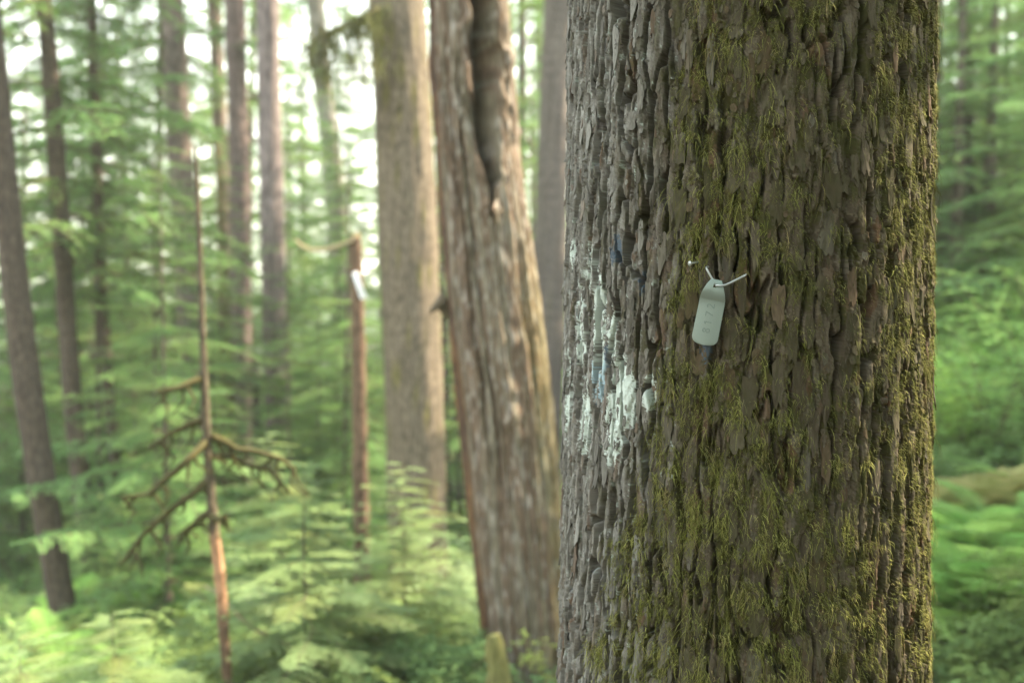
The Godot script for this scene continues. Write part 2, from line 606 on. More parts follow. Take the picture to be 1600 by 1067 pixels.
# one loose scale of bark: ragged outline, hung from its upper end, its lower edge standing off
func plate_mesh(s0: float, y0: float, hw: float, hh: float, lift: float, thick: float, col: Color, base: Vector3, r: RandomNumberGenerator, ring: int) -> Array:
	var rings := [0.0, 0.4, 0.75, 1.0]
	var out := PackedFloat32Array()
	for k in ring:
		var a := TAU * k / ring
		var box := pow(pow(absf(cos(a)), 4.0) + pow(absf(sin(a)), 4.0), -0.25)
		var rag := r.randf_range(0.62, 1.12) if sin(a) < 0.1 else r.randf_range(0.75, 1.05)
		out.append(box * rag * 0.9)
	var hold := sample_grid(relief, s0, y0 + hh * 0.5)
	var curl := r.randf_range(-0.5, 0.5)
	var front := PackedVector3Array()
	var back := PackedVector3Array()
	var cc := PackedColorArray()
	for q in rings.size():
		for k in (1 if q == 0 else ring):
			var a := TAU * k / ring
			var e: float = rings[q] * (out[k] if q > 1 else 1.0)
			var du := cos(a) * e
			var dv := sin(a) * e
			var s := s0 + du * hw * (1.0 - 0.25 * maxf(-dv, 0.0))
			var y := y0 + dv * hh
			var t := clampf(0.5 - dv * 0.5, 0.0, 1.2)
			var under := sample_grid(relief, s, y)
			var z := lerpf(maxf(under, hold) + 0.0004, maxf(hold, under) + lift * t * t * (1.0 + curl * du), smoothstep(0.1, 0.8, t)) + r.randf_range(-0.0004, 0.0004) - 0.0012 * du * du
			z = maxf(z, under + 0.0004)
			front.append(on_trunk(s, y, z) - base)
			back.append(on_trunk(s, y, z - thick) - base)
			var j := 1.0 + 0.22 * grain.get_noise_2d(s * 330.0, y * 210.0) + r.randf_range(-0.16, 0.16)
			j *= 0.5
			cc.append(Color(col.r * j, col.g * j, col.b * j).lerp(Color(0.038, 0.037, 0.013), 0.5 * smoothstep(0.1, 0.6, grain.get_noise_2d(s * 120.0, y * 60.0 + 31.0)) * (1.0 - smoothstep(-0.06, -0.2, s))))
	var v := PackedVector3Array()
	var c := PackedColorArray()
	var tri := func(a: Vector3, b: Vector3, d: Vector3, ca: Color, cb: Color, cd: Color) -> void:
		v.append(a); v.append(b); v.append(d)
		c.append(ca); c.append(cb); c.append(cd)
	for k in ring:
		var k2 := (k + 1) % ring
		tri.call(front[0], front[1 + k2], front[1 + k], cc[0], cc[1 + k2], cc[1 + k])
		for q: int in [1, 2]:
			var a := 1 + (q - 1) * ring + k
			var b := 1 + (q - 1) * ring + k2
			tri.call(front[a], front[b], front[a + ring], cc[a], cc[b], cc[a + ring])
			tri.call(front[b], front[b + ring], front[a + ring], cc[b], cc[b + ring], cc[a + ring])
		var oa := 1 + 2 * ring + k
		var ob := 1 + 2 * ring + k2
		tri.call(front[oa], front[ob], back[oa], cc[oa], cc[ob], cc[oa])
		tri.call(front[ob], back[ob], back[oa], cc[ob], cc[ob], cc[oa])
		tri.call(back[0], back[oa], back[ob], cc[0], cc[oa], cc[ob])
	var n := PackedVector3Array()
	n.resize(v.size())
	for t in range(0, v.size(), 3):
		var f := (v[t + 2] - v[t]).cross(v[t + 1] - v[t]).normalized()
		n[t] = f; n[t + 1] = f; n[t + 2] = f
	# smooth the outer face only
	var sum := {}
	var faces := ring * 15
	for t in v.size():
		if (t % (24)) < 15:
			var key := v[t].snappedf(1e-5)
			sum[key] = sum.get(key, Vector3.ZERO) + n[t]
	for t in v.size():
		if (t % (24)) < 15:
			n[t] = (sum[v[t].snappedf(1e-5)] as Vector3).normalized()
	return [v, n, c]


func bark_plates(tree: Node3D, base: Vector3) -> void:
	var r := RandomNumberGenerator.new()
	r.seed = 4
	var used := []
	var made := 0
	var small := 0
	var sv := PackedVector3Array()
	var sn := PackedVector3Array()
	var sc := PackedColorArray()
	var tries := 0
	while tries < 30000 and (made < 290 or small < 2000):
		tries += 1
		var big := made < 290 and tries < 12000
		var s := r.randf_range(-0.43, 0.43)
		var y := r.randf_range(Y0 + 0.03, Y1 - 0.03)
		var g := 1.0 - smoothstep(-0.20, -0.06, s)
		var hw := (r.randf_range(0.006, 0.015) if big else r.randf_range(0.0025, 0.006)) * lerpf(1.0, 0.62, g)
		var hh := (r.randf_range(0.016, 0.042) if big else r.randf_range(0.004, 0.012))
		var deep := 0.0
		for q in [[0, 0], [-0.8, 0], [0.8, 0], [0, -0.8], [0, 0.8], [-0.5, -0.6], [0.5, -0.6]]:
			deep = maxf(deep, sample_grid(furrow_of, s + q[0] * hw, y + q[1] * hh))
		if deep > 0.25: continue
		var mossy := sample_grid(moss_of, s, y)
		if mossy > 0.75 and r.randf() < 0.8: continue
		if big:
			var clash := false
			for q in used:
				if absf(q[0] - s) < (q[2] + hw) * 0.72 and absf(q[1] - y) < (q[3] + hh) * 0.72:
					clash = true
					break
			if clash: continue
			used.append([s, y, hw, hh])
		var tone := r.randf()
		var col := Color(0.095, 0.072, 0.049).lerp(Color(0.215, 0.172, 0.125), tone)
		col = col.lerp(Color(0.19, 0.17, 0.146).lerp(Color(0.46, 0.43, 0.39), tone), clampf(g + (0.3 if r.randf() < 0.06 else 0.0), 0, 1))  # plates on the left paler too, weathering plus painted sky light
		if r.randf() < 0.12: col = col.lerp(Color(0.22, 0.13, 0.08), 0.5)
		col = col.lerp(Color(0.085, 0.083, 0.028), clampf(mossy * 0.7, 0.0, 0.55) * (1.0 - g))
		var lift := (r.randf_range(0.0012, 0.0052) if big else r.randf_range(0.0005, 0.003))
		if big and r.randf() < 0.12: lift *= 1.9
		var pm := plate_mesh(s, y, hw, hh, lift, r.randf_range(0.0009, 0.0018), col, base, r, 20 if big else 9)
		if big:
			made += 1
			var idx := PackedInt32Array()
			for k in pm[0].size(): idx.append(k)
			part("bark_plate", mesh_of(pm[0], pm[1], idx, pm[2]), mats["bark_detail"], tree)
		else:
			small += 1
			sv.append_array(pm[0]); sn.append_array(pm[1]); sc.append_array(pm[2])
	var si := PackedInt32Array()
	for k in sv.size(): si.append(k)
	var o := part("bark_flakes", mesh_of(sv, sn, si, sc), mats["bark_detail"], tree)
	o.set_meta("kind", "stuff")
	print("plates ", made, " flakes ", small)


# a wisp of moss: thin strands that hang down and curl
func moss_wisp(strands: int, length: float, width: float, spread: float, hang: float, r: RandomNumberGenerator) -> ArrayMesh:
	var v := PackedVector3Array()
	var n := PackedVector3Array()
	var idx := PackedInt32Array()
	for k in strands:
		var p := Vector3(r.randfn(0, spread), r.randfn(0, spread), 0.0)
		var d := Vector3(r.randfn(0, 0.5), r.randf_range(-0.6, 0.5), r.randf_range(0.5, 1.0)).normalized()
		var l := length * r.randf_range(0.4, 1.2)
		var segs := 4
		var side := Vector3(1, 0, 0).rotated(Vector3(0, 0, 1), r.randf_range(-0.4, 0.4)).rotated(Vector3.UP, r.randf_range(-1.0, 1.0))
		for i in segs + 1:
			var t := i / float(segs)
			var wd := width * (1.0 - 0.75 * t) * 0.5
			v.append(p - side * wd)
			v.append(p + side * wd)
			var nn := side.cross(d).normalized()
			if nn.z < 0: nn = -nn
			n.append(nn); n.append(nn)
			if i < segs:
				var b := v.size() - 2
				idx.append_array(PackedInt32Array([b, b + 2, b + 1, b + 1, b + 2, b + 3]))
			d = (d + Vector3(r.randfn(0, 0.22), -hang * 0.55, -0.28 if p.z > 0.002 else 0.05)).normalized()
			p += d * l / segs
			p.z = maxf(p.z, 0.0003)
	return mesh_of(v, n, idx, PackedColorArray(), null, mats["moss"])


func trunk_moss(tree: Node3D, base: Vector3) -> void:
	var r := RandomNumberGenerator.new()
	r.seed = 31
	var kinds := []
	for k in 4: kinds.append(moss_wisp(9, 0.014, 0.0007, 0.005, 0.9, r))       # hanging wisps
	for k in 2: kinds.append(moss_wisp(5, 0.030, 0.0006, 0.004, 1.3, r))        # long threads
	for k in 3: kinds.append(moss_wisp(11, 0.0055, 0.0008, 0.005, 0.25, r))      # short cushions
	var places := []
	var tints := []          # colour of every wisp
	for k in kinds.size():
		places.append([]); tints.append([])
	var count := 0
	var tries := 0
	while count < 8600 and tries < 120000:
		tries += 1
		var s := r.randf_range(-0.40, 0.46)
		var y := r.randf_range(Y0, Y1)
		var mo := sample_grid(moss_of, s, y)
		if r.randf() > (mo - 0.30) * 1.2: continue
		var g := smoothstep(0.17, 0.28, s)
		var k: int = r.randi_range(6, 8) if r.randf() < lerpf(0.62, 0.8, g) else (r.randi_range(4, 5) if r.randf() < 0.25 else r.randi_range(0, 3))
		var nrm := trunk_out(s)
		var b := Basis(trunk_side(s), Vector3.UP, nrm).rotated(nrm, r.randfn(0, 0.15)).scaled_local(Vector3.ONE * r.randf_range(0.6, 1.35))
		places[k].append(Transform3D(b, on_trunk(s, y, sample_grid(relief, s, y) - 0.0004) - base))
		var q := r.randf()
		var col := Color(0.090, 0.092, 0.018).lerp(Color(0.25, 0.24, 0.065), q * q)
		if r.randf() < 0.25: col = Color(0.19, 0.145, 0.06).lerp(Color(0.115, 0.125, 0.018), r.randf())
		tints[k].append(col)
		count += 1
	var v := PackedVector3Array()
	var n := PackedVector3Array()
	var c := PackedColorArray()
	var idx := PackedInt32Array()
	for k in kinds.size():
		var arr: Array = (kinds[k] as ArrayMesh).surface_get_arrays(0)
		for q in places[k].size():
			var p: Transform3D = places[k][q]
			idx.append_array(shifted(arr[Mesh.ARRAY_INDEX], v.size()))
			v.append_array(p * (arr[Mesh.ARRAY_VERTEX] as PackedVector3Array))
			n.append_array(Transform3D(p.basis.orthonormalized(), Vector3.ZERO) * (arr[Mesh.ARRAY_NORMAL] as PackedVector3Array))
			var tone := PackedColorArray()
			tone.resize(arr[Mesh.ARRAY_VERTEX].size())
			tone.fill(tints[k][q])
			c.append_array(tone)
	var o := part("moss", mesh_of(v, n, idx, c), mats["moss"], tree)
	o.set_meta("kind", "stuff")
	print("moss ", count)


# ---------------------------------------------------------------- the metal tag
func the_tag() -> void:
	# frame of the tag: hung 4 mm off the bark
	var hole := trunk_at(1122, 441)
	var low := trunk_at(1103, 538)
	var o := trunk_out(hole.x)
	var stand := 0.0
	for k in 30:
		var f := k / 29.0
		stand = maxf(stand, sample_grid(relief, lerpf(hole.x, low.x, f), lerpf(hole.y, low.y, f)))
	var top := on_trunk(hole.x, hole.y, stand + 0.009)
	var bottom := on_trunk(low.x, low.y, stand + 0.006)
	var up := (top - bottom).normalized()
	var side := up.cross(o).normalized()       # to the right as seen from the camera
	o = side.cross(up).normalized()
	var t := thing("tree_tag", "dull green-grey metal tag with stamped digits, hanging on a wire", "tag", top)
	var L := top.distance_to(bottom)
	var W := L * 0.205
	# plate: rounded lower end, narrowing above a bend to a neck with the hole
	var prof := []
	for k in 13:
		var a := lerpf(-PI / 2, 0.0, k / 12.0)
		prof.append([-L + 0.0105 * (1.0 + sin(a)), W * (0.18 + 0.82 * pow(cos(a), 0.85)), 0.0])
	prof[0][1] = W * 0.18
	for k in 9: prof.append([lerpf(-L + 0.0115, -0.026, k / 8.0), W * lerpf(1.0, 0.97, k / 8.0), 0.0])
	for k in 11:
		var f := (k + 1) / 11.0
		prof.append([lerpf(-0.026, 0.0035, f), W * lerpf(0.97, 0.40, pow(f, 1.7)), 0.0045 * sin(f * PI * 0.9) - 0.002 * f])
	var st := PackedVector3Array()
	var w := 13
	for p in prof:
		for j in w:
			var q := lerpf(-1.0, 1.0, j / float(w - 1))
			var bend: float = p[2] + 0.0009 * (1.0 - q * q) + 0.0016 * maxf(-q, 0.0) * smoothstep(-0.045, -0.01, p[0])
			st.append(side * (p[1] * q) + up * p[0] + o * bend)
	var nn := grid_normals(st, w, prof.size())
	if nn[w * 10 + 6].dot(o) < 0.0:
		for i in nn.size(): nn[i] = -nn[i]
	var idx := grid_index(w, prof.size())
	# the hole: leave out the quads round it, back face and rim make the sheet 0.8 mm thick
	var kept := PackedInt32Array()
	for k in range(0, idx.size(), 6):
		var a := idx[k]
		var row := a / w
		var colm := a % w
		if row >= prof.size() - 5 and row <= prof.size() - 4 and colm >= 5 and colm <= 6: continue
		for q in 6: kept.append(idx[k + q])
	var nv := st.size()
	var v := st.duplicate()
	var n := nn.duplicate()
	for k in nv:
		v.append(st[k] - nn[k] * 0.0008)
		n.append(-nn[k])
	var all := kept.duplicate()
	for k in range(0, kept.size(), 3): all.append_array(PackedInt32Array([kept[k] + nv, kept[k + 2] + nv, kept[k + 1] + nv]))
	var rim := []
	for i in prof.size(): rim.append(i * w)
	for j in w: rim.append((prof.size() - 1) * w + j)
	for i in prof.size(): rim.append((prof.size() - 1 - i) * w + w - 1)
	for j in w: rim.append(w - 1 - j)
	for k in rim.size() - 1:
		var a: int = rim[k]
		var b: int = rim[k + 1]
		if a == b: continue
		var nrm := (st[b] - st[a]).cross(nn[a]).normalized()
		if nrm.dot(st[a] - (up * -L * 0.5)) < 0.0: nrm = -nrm
		var q := v.size()
		v.append_array(PackedVector3Array([st[a], st[b], st[a] - nn[a] * 0.0008, st[b] - nn[b] * 0.0008]))
		n.append_array(PackedVector3Array([nrm, nrm, nrm, nrm]))
		all.append_array(PackedInt32Array([q, q + 1, q + 2, q + 1, q + 3, q + 2]))
	var plate := part("plate", mesh_of(v, n, all), mats["aluminium"], t)
	# stamped digits, standing a hair above the sheet and running along it
	var font := SystemFont.new()
	font.font_names = PackedStringArray(["Droid Sans"])
	var k := 0
	for ch in "8172":
		var tm := TextMesh.new()
		tm.text = ch
		tm.font = font
		tm.font_size = 32
		tm.pixel_size = 0.00042
		tm.depth = 0.0006
		tm.curve_step = 0.5
		var d := part("digit", tm, mats["stamp"], plate)
		var along := -L + 0.020 + k * 0.0115
		d.transform = Transform3D(Basis(up, -side, o), up * along + o * 0.00105)
		k += 1
	# the wire: out of the bark, through the hole, and back into it
	var p0 := trunk_at(1108, 417)
	var p1 := trunk_at(1163, 431)
	var a0 := on_trunk(p0.x, p0.y, sample_grid(relief, p0.x, p0.y) - 0.004) - top
	var a1 := on_trunk(p0.x, p0.y - 0.003, stand + 0.007) - top
	var e0 := trunk_at(1137, 445)
	var b0 := on_trunk(e0.x, e0.y, stand + 0.015) - top
	var b1 := on_trunk(p1.x, p1.y, stand + 0.008) - top
	var b2 := on_trunk(p1.x + 0.002, p1.y + 0.002, sample_grid(relief, p1.x, p1.y) - 0.006) - top
	var curve := Curve3D.new()
	var neck := up * -0.0035
	for q in [a0, a1, neck - o * 0.002, neck + side * 0.003 + o * 0.006, b0, b1, b2]: curve.add_point(q)
	for i in range(1, curve.point_count - 1):
		var tt := (curve.get_point_position(i + 1) - curve.get_point_position(i - 1)) * 0.18
		curve.set_point_in(i, -tt)
		curve.set_point_out(i, tt)
	var pts := []
	var rad := []
	for i in 61:
		pts.append(curve.sample_baked(curve.get_baked_length() * i / 60.0, true))
		rad.append(0.0014)
	part("wire", tube(pts, rad, 10), mats["wire"], t)
	# a nail driven in beside it
	var np := trunk_at(1094, 408)
	var hp := trunk_at(1083, 412)
	var from := on_trunk(np.x + 0.004, np.y, sample_grid(relief, np.x, np.y) - 0.01)
	var to := on_trunk(hp.x, hp.y, sample_grid(relief, hp.x, hp.y) + 0.012)
	var nail := thing("nail", "short aluminium nail driven into the mossy bark above the tag", "nail", from)
	part("shank", tube([Vector3.ZERO, (to - from) * 0.5, (to - from)], [0.0014, 0.0014, 0.0014], 10), mats["wire"], nail)
	var ax := (to - from).normalized()
	part("head", tube([(to - from), (to - from) + ax * 0.0002, (to - from) + ax * 0.0012, (to - from) + ax * 0.0016], [0.0014, 0.0036, 0.0036, 0.0028], 14), mats["wire"], nail)


# ---------------------------------------------------------------- the leaning snag
func snag() -> void:
	var depth := 5.0
	# [py, left px, right px]
	var edges := [[-220, 668, 770], [-90, 670, 782], [0, 672, 790], [120, 676, 801], [250, 684, 812], [400, 694, 832], [550, 706, 853], [700, 722, 870], [850, 738, 882], [960, 750, 890], [1067, 758, 898], [1200, 764, 912]]
	var marks := []
	for e in edges: marks.append([e[0], (e[1] + e[2]) * 0.5, e[2] - e[1]])
	var line := trunk_line(marks, depth, -10.0, 300)
	var pts: Array = line[0]
	var rad: Array = line[1]
	var foot: Vector3 = pts[0]
	var t := thing("tree_snag", "leaning dead snag of weathered bare wood with a long hollow near its broken top", "snag", foot)
	var hy0 := at_z(760, 335, depth).y
	var hy1 := at_z(760, -40, depth).y
	var ytop: float = pts[pts.size() - 1].y
	# angle a: sin(a) is towards the camera, cos(a) across; find which way cos runs from the tube's own frame (side = axis x forward)
	var shape := func(a: float, y: float, r: float) -> float:
		var x := cos(a) * r            # metres to the right as seen from the camera
		var fx := cos(a)
		var g := 0.012 * grain.get_noise_3d(cos(a) * 6.0, y * 0.9, sin(a) * 6.0) + 0.005 * grain.get_noise_3d(cos(a) * 16.0, y * 1.1, sin(a) * 16.0) + 0.004 * grain.get_noise_3d(cos(a) * 34.0, y * 2.2, sin(a) * 34.0)
		g += 0.0028 * grain.get_noise_3d(cos(a) * 60.0, y * 1.6, sin(a) * 60.0) + 0.003 * grain.get_noise_3d(cos(a) * 40.0, y * 20.0, sin(a) * 40.0)
		g += 0.014 * lump.get_noise_3d(cos(a) * 2.2, y * 1.6, sin(a) * 2.2)
		if sin(a) > 0.0:
			# hollow, with rolled callus lips
			var f := clampf((y - hy0) / (hy1 - hy0), -0.2, 1.3)
			var mid := lerpf(0.045, 0.075, f) + 0.02 * grain.get_noise_1d(y * 4.0)
			var half := 0.078 * smoothstep(-0.02, 0.35, f) * (1.0 - 0.45 * smoothstep(0.6, 1.0, f)) + 0.012 * grain.get_noise_1d(y * 7.0 + 50.0) * smoothstep(-0.05, 0.05, f)
			if f > -0.05:
				var q := (x - mid) / maxf(half, 0.004)
				q += 0.45 * grain.get_noise_2d(y * 3.5, x * 9.0)
				g -= 0.19 * smoothstep(1.05, 0.72, absf(q)) * smoothstep(-0.04, 0.06, f)
				g += (0.020 + 0.012 * grain.get_noise_2d(y * 11.0, x * 30.0) + 0.010 * grain.get_noise_2d(y * 4.0, x * 9.0 + 7.0)) * exp(-pow((absf(q) - 1.35) / 0.35, 2.0)) * smoothstep(-0.05, 0.05, f)
			g += 0.030 * exp(-(pow((x - 0.04) / 0.04, 2.0) + pow((y - hy0 - 0.0) / 0.05, 2.0))) * (1.0 + grain.get_noise_2d(x * 40.0, y * 40.0))
			# knobs lower down
			for kb in [[0.05, -0.98, 0.035], [0.065, -1.09, 0.03], [0.045, -0.86, 0.025], [0.02, -1.02, 0.025], [0.06, -0.62, 0.02]]:
				g += kb[2] * 0.8 * exp(-(pow((x - kb[0]) / 0.035, 2.0) + pow((y - hy0 - kb[1]) / 0.04, 2.0)))
			# long splits in the grain
			for sp in [[-0.10, -0.5, 0.9, 0.011], [-0.13, 0.35, 0.6, 0.010], [-0.065, 0.1, 0.7, 0.009], [-0.05, -1.0, 0.4, 0.008], [0.15, -0.9, 0.5, 0.008]]:
				var along: float = absf(y - hy0 - sp[1]) / sp[2]
				var off: float = x - sp[0] - 0.012 * grain.get_noise_1d(y * 3.0 + sp[0] * 90.0)
				g -= 0.030 * smoothstep(1.0, 0.7, along) * smoothstep(sp[3], sp[3] * 0.25, absf(off))
		return g
	var paint := func(a: float, y: float, r: float) -> Color:
		var x := cos(a)
		var k := 0.5 + 0.5 * grain.get_noise_3d(cos(a) * 22.0, y * 1.5, sin(a) * 22.0)
		var k2 := 0.5 + 0.5 * grain.get_noise_3d(cos(a) * 7.0, y * 0.9, sin(a) * 7.0)
		var k3 := 0.5 + 0.5 * grain.get_noise_3d(cos(a) * 9.0, y * 9.0, sin(a) * 9.0)
		var col := Color(0.14, 0.088, 0.058).lerp(Color(0.32, 0.225, 0.158), clampf(0.40 * k + 0.6 * k2, 0, 1))
		col = col.lerp(Color(0.27, 0.26, 0.19), 0.5 * smoothstep(0.45, 0.75, k2))
		if k3 > 0.70: col = col.lerp(Color(0.50, 0.44, 0.38), 0.6)
		# a darker red-brown strip down one edge, moss on the other
		col = col.lerp(Color(0.12, 0.07, 0.045).lerp(Color(0.34, 0.17, 0.06), smoothstep(0.6, 0.9, k)), smoothstep(-0.74, -0.90, x + 0.1 * (k2 - 0.5)))
		var low := smoothstep(hy0 + 0.1, hy0 - 0.7, y)
		col = col.lerp(Color(0.27, 0.24, 0.055), 0.3 * smoothstep(0.50, 0.72, x + 0.6 * (k - 0.5) + 0.4 * (k3 - 0.5)) * low)
		return col
	var mesh := tube(pts, rad, 260, shape, paint, foot)
	part("trunk", mesh, mats["snag_wood"], t)
	# broken splinters at the top
	var r := RandomNumberGenerator.new()
	r.seed = 8
	var tp: Vector3 = pts[pts.size() - 1]
	var tr: float = rad[rad.size() - 1]
	for k in 9:
		var a := TAU * k / 9.0
		var p := tp + Vector3(cos(a), 0, sin(a)) * tr * 0.82 - foot
		var hgt := r.randf_range(0.12, 0.5)
		part("splinter", tube([p - Vector3(0, 0.15, 0), p + Vector3(0, hgt * 0.5, 0), p + Vector3(r.randfn(0, 0.02), hgt, r.randfn(0, 0.02))], [0.05, 0.035, 0.004], 7), mats["twig"], t)
	# a stub of branch on its edge
	var b0 := at_z(704, 486, depth) - foot
	var b1 := at_z(690, 470, depth - 0.06) - foot
	var b2 := at_z(672, 488, depth - 0.10) - foot
	part("branch_stub", tube([b0, b0.lerp(b1, 0.6), b1, b1.lerp(b2, 0.5), b2], [0.05, 0.042, 0.036, 0.022, 0.008], 12), mats["twig"], t)
	# a separate mossy stump in front of its foot
	var sline := trunk_line([[992, 772, 20], [1010, 774, 27], [1040, 777, 34], [1080, 780, 44], [1200, 786, 56]], 4.3, -10.0, 30)
	var sp: Array = sline[0]
	var st := thing("stump", "small pointed stump covered in yellow-green moss at the foot of the snag", "stump", sp[0])
	var mshape := func(a: float, y: float, r2: float) -> float: return r2 * 0.3 * grain.get_noise_3d(cos(a) * 2.0, y * 9.0, sin(a) * 2.0)
	var mpaint := func(a: float, y: float, _r: float) -> Color: return Color(0.10, 0.09, 0.035).lerp(Color(0.20, 0.185, 0.06), 0.5 + 0.5 * grain.get_noise_3d(cos(a) * 5.0, y * 20.0, sin(a) * 5.0))
	part("stump_wood", tube(sline[0], sline[1], 24, mshape, mpaint, sp[0]), mats["moss"], st)


# ---------------------------------------------------------------- other trunks
func trunk_tree(called: String, label: String, marks: Array, depth: float, top: float, col_lo: Color, col_hi: Color, moss_amount: float, rows: int, sides: int, rough: float, group := "", material := "bark") -> Array:
	var line := trunk_line(marks, depth, top, rows)
	var pts: Array = line[0]
	var foot: Vector3 = pts[0]
	var t := thing(called, label, "tree", foot, group)
	var o := depth * 7.0
	var shape := func(a: float, y: float, r: float) -> float:
		return rough * (grain.get_noise_3d(cos(a) * 5.0 + o, y * 2.2, sin(a) * 5.0) + 0.7 * grain.get_noise_3d(cos(a) * 14.0 + o, y * 5.0, sin(a) * 14.0))
	var paint := func(a: float, y: float, _r: float) -> Color:
		var k := 0.5 + 0.5 * grain.get_noise_3d(cos(a) * 6.0 + o, y * 5.0, sin(a) * 6.0)
		var k2 := 0.5 + 0.5 * grain.get_noise_3d(cos(a) * 3.0 + o, y * 3.1, sin(a) * 3.0 + 20.0)
		var col := col_lo.lerp(col_hi, k)
		return col.lerp(Color(0.20, 0.175, 0.04), 0.75 * smoothstep(1.0 - moss_amount, 1.12 - moss_amount, k2))
	part("trunk", tube(pts, line[1], sides, shape, paint, foot), mats[material], t)
	return [t, foot, pts]

func mid_trees() -> void:
	var r := RandomNumberGenerator.new()
	r.seed = 12
	var g := HEMLOCK
	# the pale trunk beside the snag
	var a := trunk_tree("hemlock_tree", "tall straight tan trunk with small moss spots, standing beside the snag", [[-60, 618, 84], [0, 620, 84], [300, 635, 89], [600, 646, 91], [850, 653, 92], [930, 655, 98]], 7.8, 20.0, Color(0.145, 0.112, 0.08), Color(0.30, 0.235, 0.17), 0.28, 140, 64, 0.010)
	crown(a[0], a[1], a[1], a[2][a[2].size() - 1], 7.5, 19.0, true, 2.2, g, r)
	# a drooping mossy bough that hangs from it
	mossy_bough(a[0], a[1], at_z(592, 8, 7.8), [[585, 18], [568, 28], [545, 36], [520, 48], [500, 58], [472, 80]], 7.3, 0.022, r, true)
	a = trunk_tree("hemlock_tree", "slender bare brown trunk leaning over ferns and pale fronds, no branches low down", [[60, -14, 34], [300, 8, 38], [533, 33, 41], [683, 54, 42], [850, 80, 40], [933, 94, 39], [1010, 106, 42]], 7.0, 14.0, Color(0.075, 0.056, 0.042), Color(0.16, 0.122, 0.092), 0.10, 90, 40, 0.008)
	crown(a[0], a[1], a[1], a[2][a[2].size() - 1], 6.0, 16.5, true, 2.0, g, r)
	a = trunk_tree("hemlock_tree", "dark trunk with mossy whorled branches beside a thinner one just like it", [[0, 66, 22], [40, 72, 24], [250, 88, 26], [450, 100, 27], [650, 115, 28], [900, 142, 30]], 9.4, 13.0, Color(0.075, 0.055, 0.04), Color(0.17, 0.13, 0.10), 0.12, 70, 28, 0.006)
	crown(a[0], a[1], a[1], a[2][a[2].size() - 1], 1.6, 12.8, true, 1.7, g, r)
	a = trunk_tree("hemlock_tree", "thin dark trunk with short mossy twigs beside a thicker dark one", [[0, 141, 13], [300, 152, 16], [500, 162, 17], [680, 175, 18], [950, 196, 20]], 9.9, 11.0, Color(0.085, 0.06, 0.045), Color(0.18, 0.135, 0.10), 0.10, 60, 24, 0.005)
	crown(a[0], a[1], a[1], a[2][a[2].size() - 1], 1.6, 10.8, true, 1.5, g, r)
	a = trunk_tree("spruce_tree", "stout trunk half veiled by light green boughs, beside two pinkish trunks", [[150, 276, 36], [480, 296, 40], [700, 304, 42]], 16.0, 22.0, Color(0.16, 0.12, 0.11), Color(0.30, 0.23, 0.20), 0.05, 50, 24, 0.02, "", "bark_far")
	crown(a[0], a[1], a[1], a[2][a[2].size() - 1], 4.0, 23.0, true, 2.6, g, r)
	a = trunk_tree("spruce_tree", "slim pinkish trunk, the thinnest of three standing close together against bright sky", [[80, 338, 20], [300, 348, 22], [520, 354, 24], [700, 358, 25]], 17.5, 22.0, Color(0.24, 0.17, 0.15), Color(0.42, 0.31, 0.26), 0.04, 50, 20, 0.02, "", "bark_far")
	crown(a[0], a[1], a[1], a[2][a[2].size() - 1], 7.0, 23.0, true, 2.4, g, r)
	a = trunk_tree("spruce_tree", "brown trunk between the slim pinkish trunk and the broad mauve-grey one", [[60, 368, 30], [300, 374, 32], [600, 376, 33], [840, 376, 34]], 15.0, 22.0, Color(0.14, 0.10, 0.095), Color(0.26, 0.19, 0.17), 0.05, 50, 24, 0.02, "", "bark_far")
	crown(a[0], a[1], a[1], a[2][a[2].size() - 1], 7.5, 25.0, true, 2.4, g, r)
	a = trunk_tree("spruce_tree", "broad mauve-grey trunk with ribbed bark and one short dead branch stub", [[0, 417, 34], [150, 420, 34], [300, 424, 36], [600, 432, 38], [860, 441, 42]], 14.0, 24.0, Color(0.19, 0.145, 0.14), Color(0.37, 0.29, 0.28), 0.04, 60, 28, 0.02, "", "bark_far")
	crown(a[0], a[1], a[1], a[2][a[2].size() - 1], 8.5, 27.0, true, 2.6, g, r)
	part("branch_stub", tube([at_z(412, 148, 14.0) - a[1], at_z(395, 152, 13.9) - a[1], at_z(380, 154, 13.8) - a[1]], [0.04, 0.03, 0.012], 8), mats["twig"], a[0])
	a = trunk_tree("spruce_tree", "pale grey trunk bending across the brightest patch of sky", [[-40, 490, 24], [0, 493, 26], [100, 500, 28], [200, 512, 29], [350, 528, 32], [600, 540, 34]], 26.0, 26.0, Color(0.22, 0.19, 0.17), Color(0.40, 0.35, 0.31), 0.05, 50, 20, 0.02, "", "bark_far")
	crown(a[0], a[1], a[1], a[2][a[2].size() - 1], 9.0, 25.0, true, 2.6, g, r)
	a = trunk_tree("burnt_trunk", "short blackened trunk between the brown and the mauve-grey trunks", [[560, 392, 24], [740, 396, 27], [830, 400, 29]], 15.6, 0.6, Color(0.03, 0.026, 0.024), Color(0.07, 0.06, 0.055), 0.0, 30, 20, 0.02, "", "bark_far")
	a = trunk_tree("hemlock_tree", "olive mossy trunk standing just behind the dark bare sapling", [[560, 352, 22], [680, 356, 26], [800, 360, 27], [920, 364, 30]], 13.0, 3.5, Color(0.16, 0.125, 0.07), Color(0.28, 0.23, 0.13), 0.3, 50, 24, 0.008)
	crown(a[0], a[1], a[1], a[2][a[2].size() - 1], 0.2, 3.4, true, 1.6, g, r)
	a = trunk_tree("spruce_tree", "grey-brown trunk seen between the snag and the near mossy trunk", [[-20, 874, 44], [0, 873, 44], [250, 864, 48], [500, 857, 52], [700, 850, 54]], 12.0, 24.0, Color(0.13, 0.105, 0.092), Color(0.25, 0.205, 0.18), 0.10, 60, 32, 0.012)
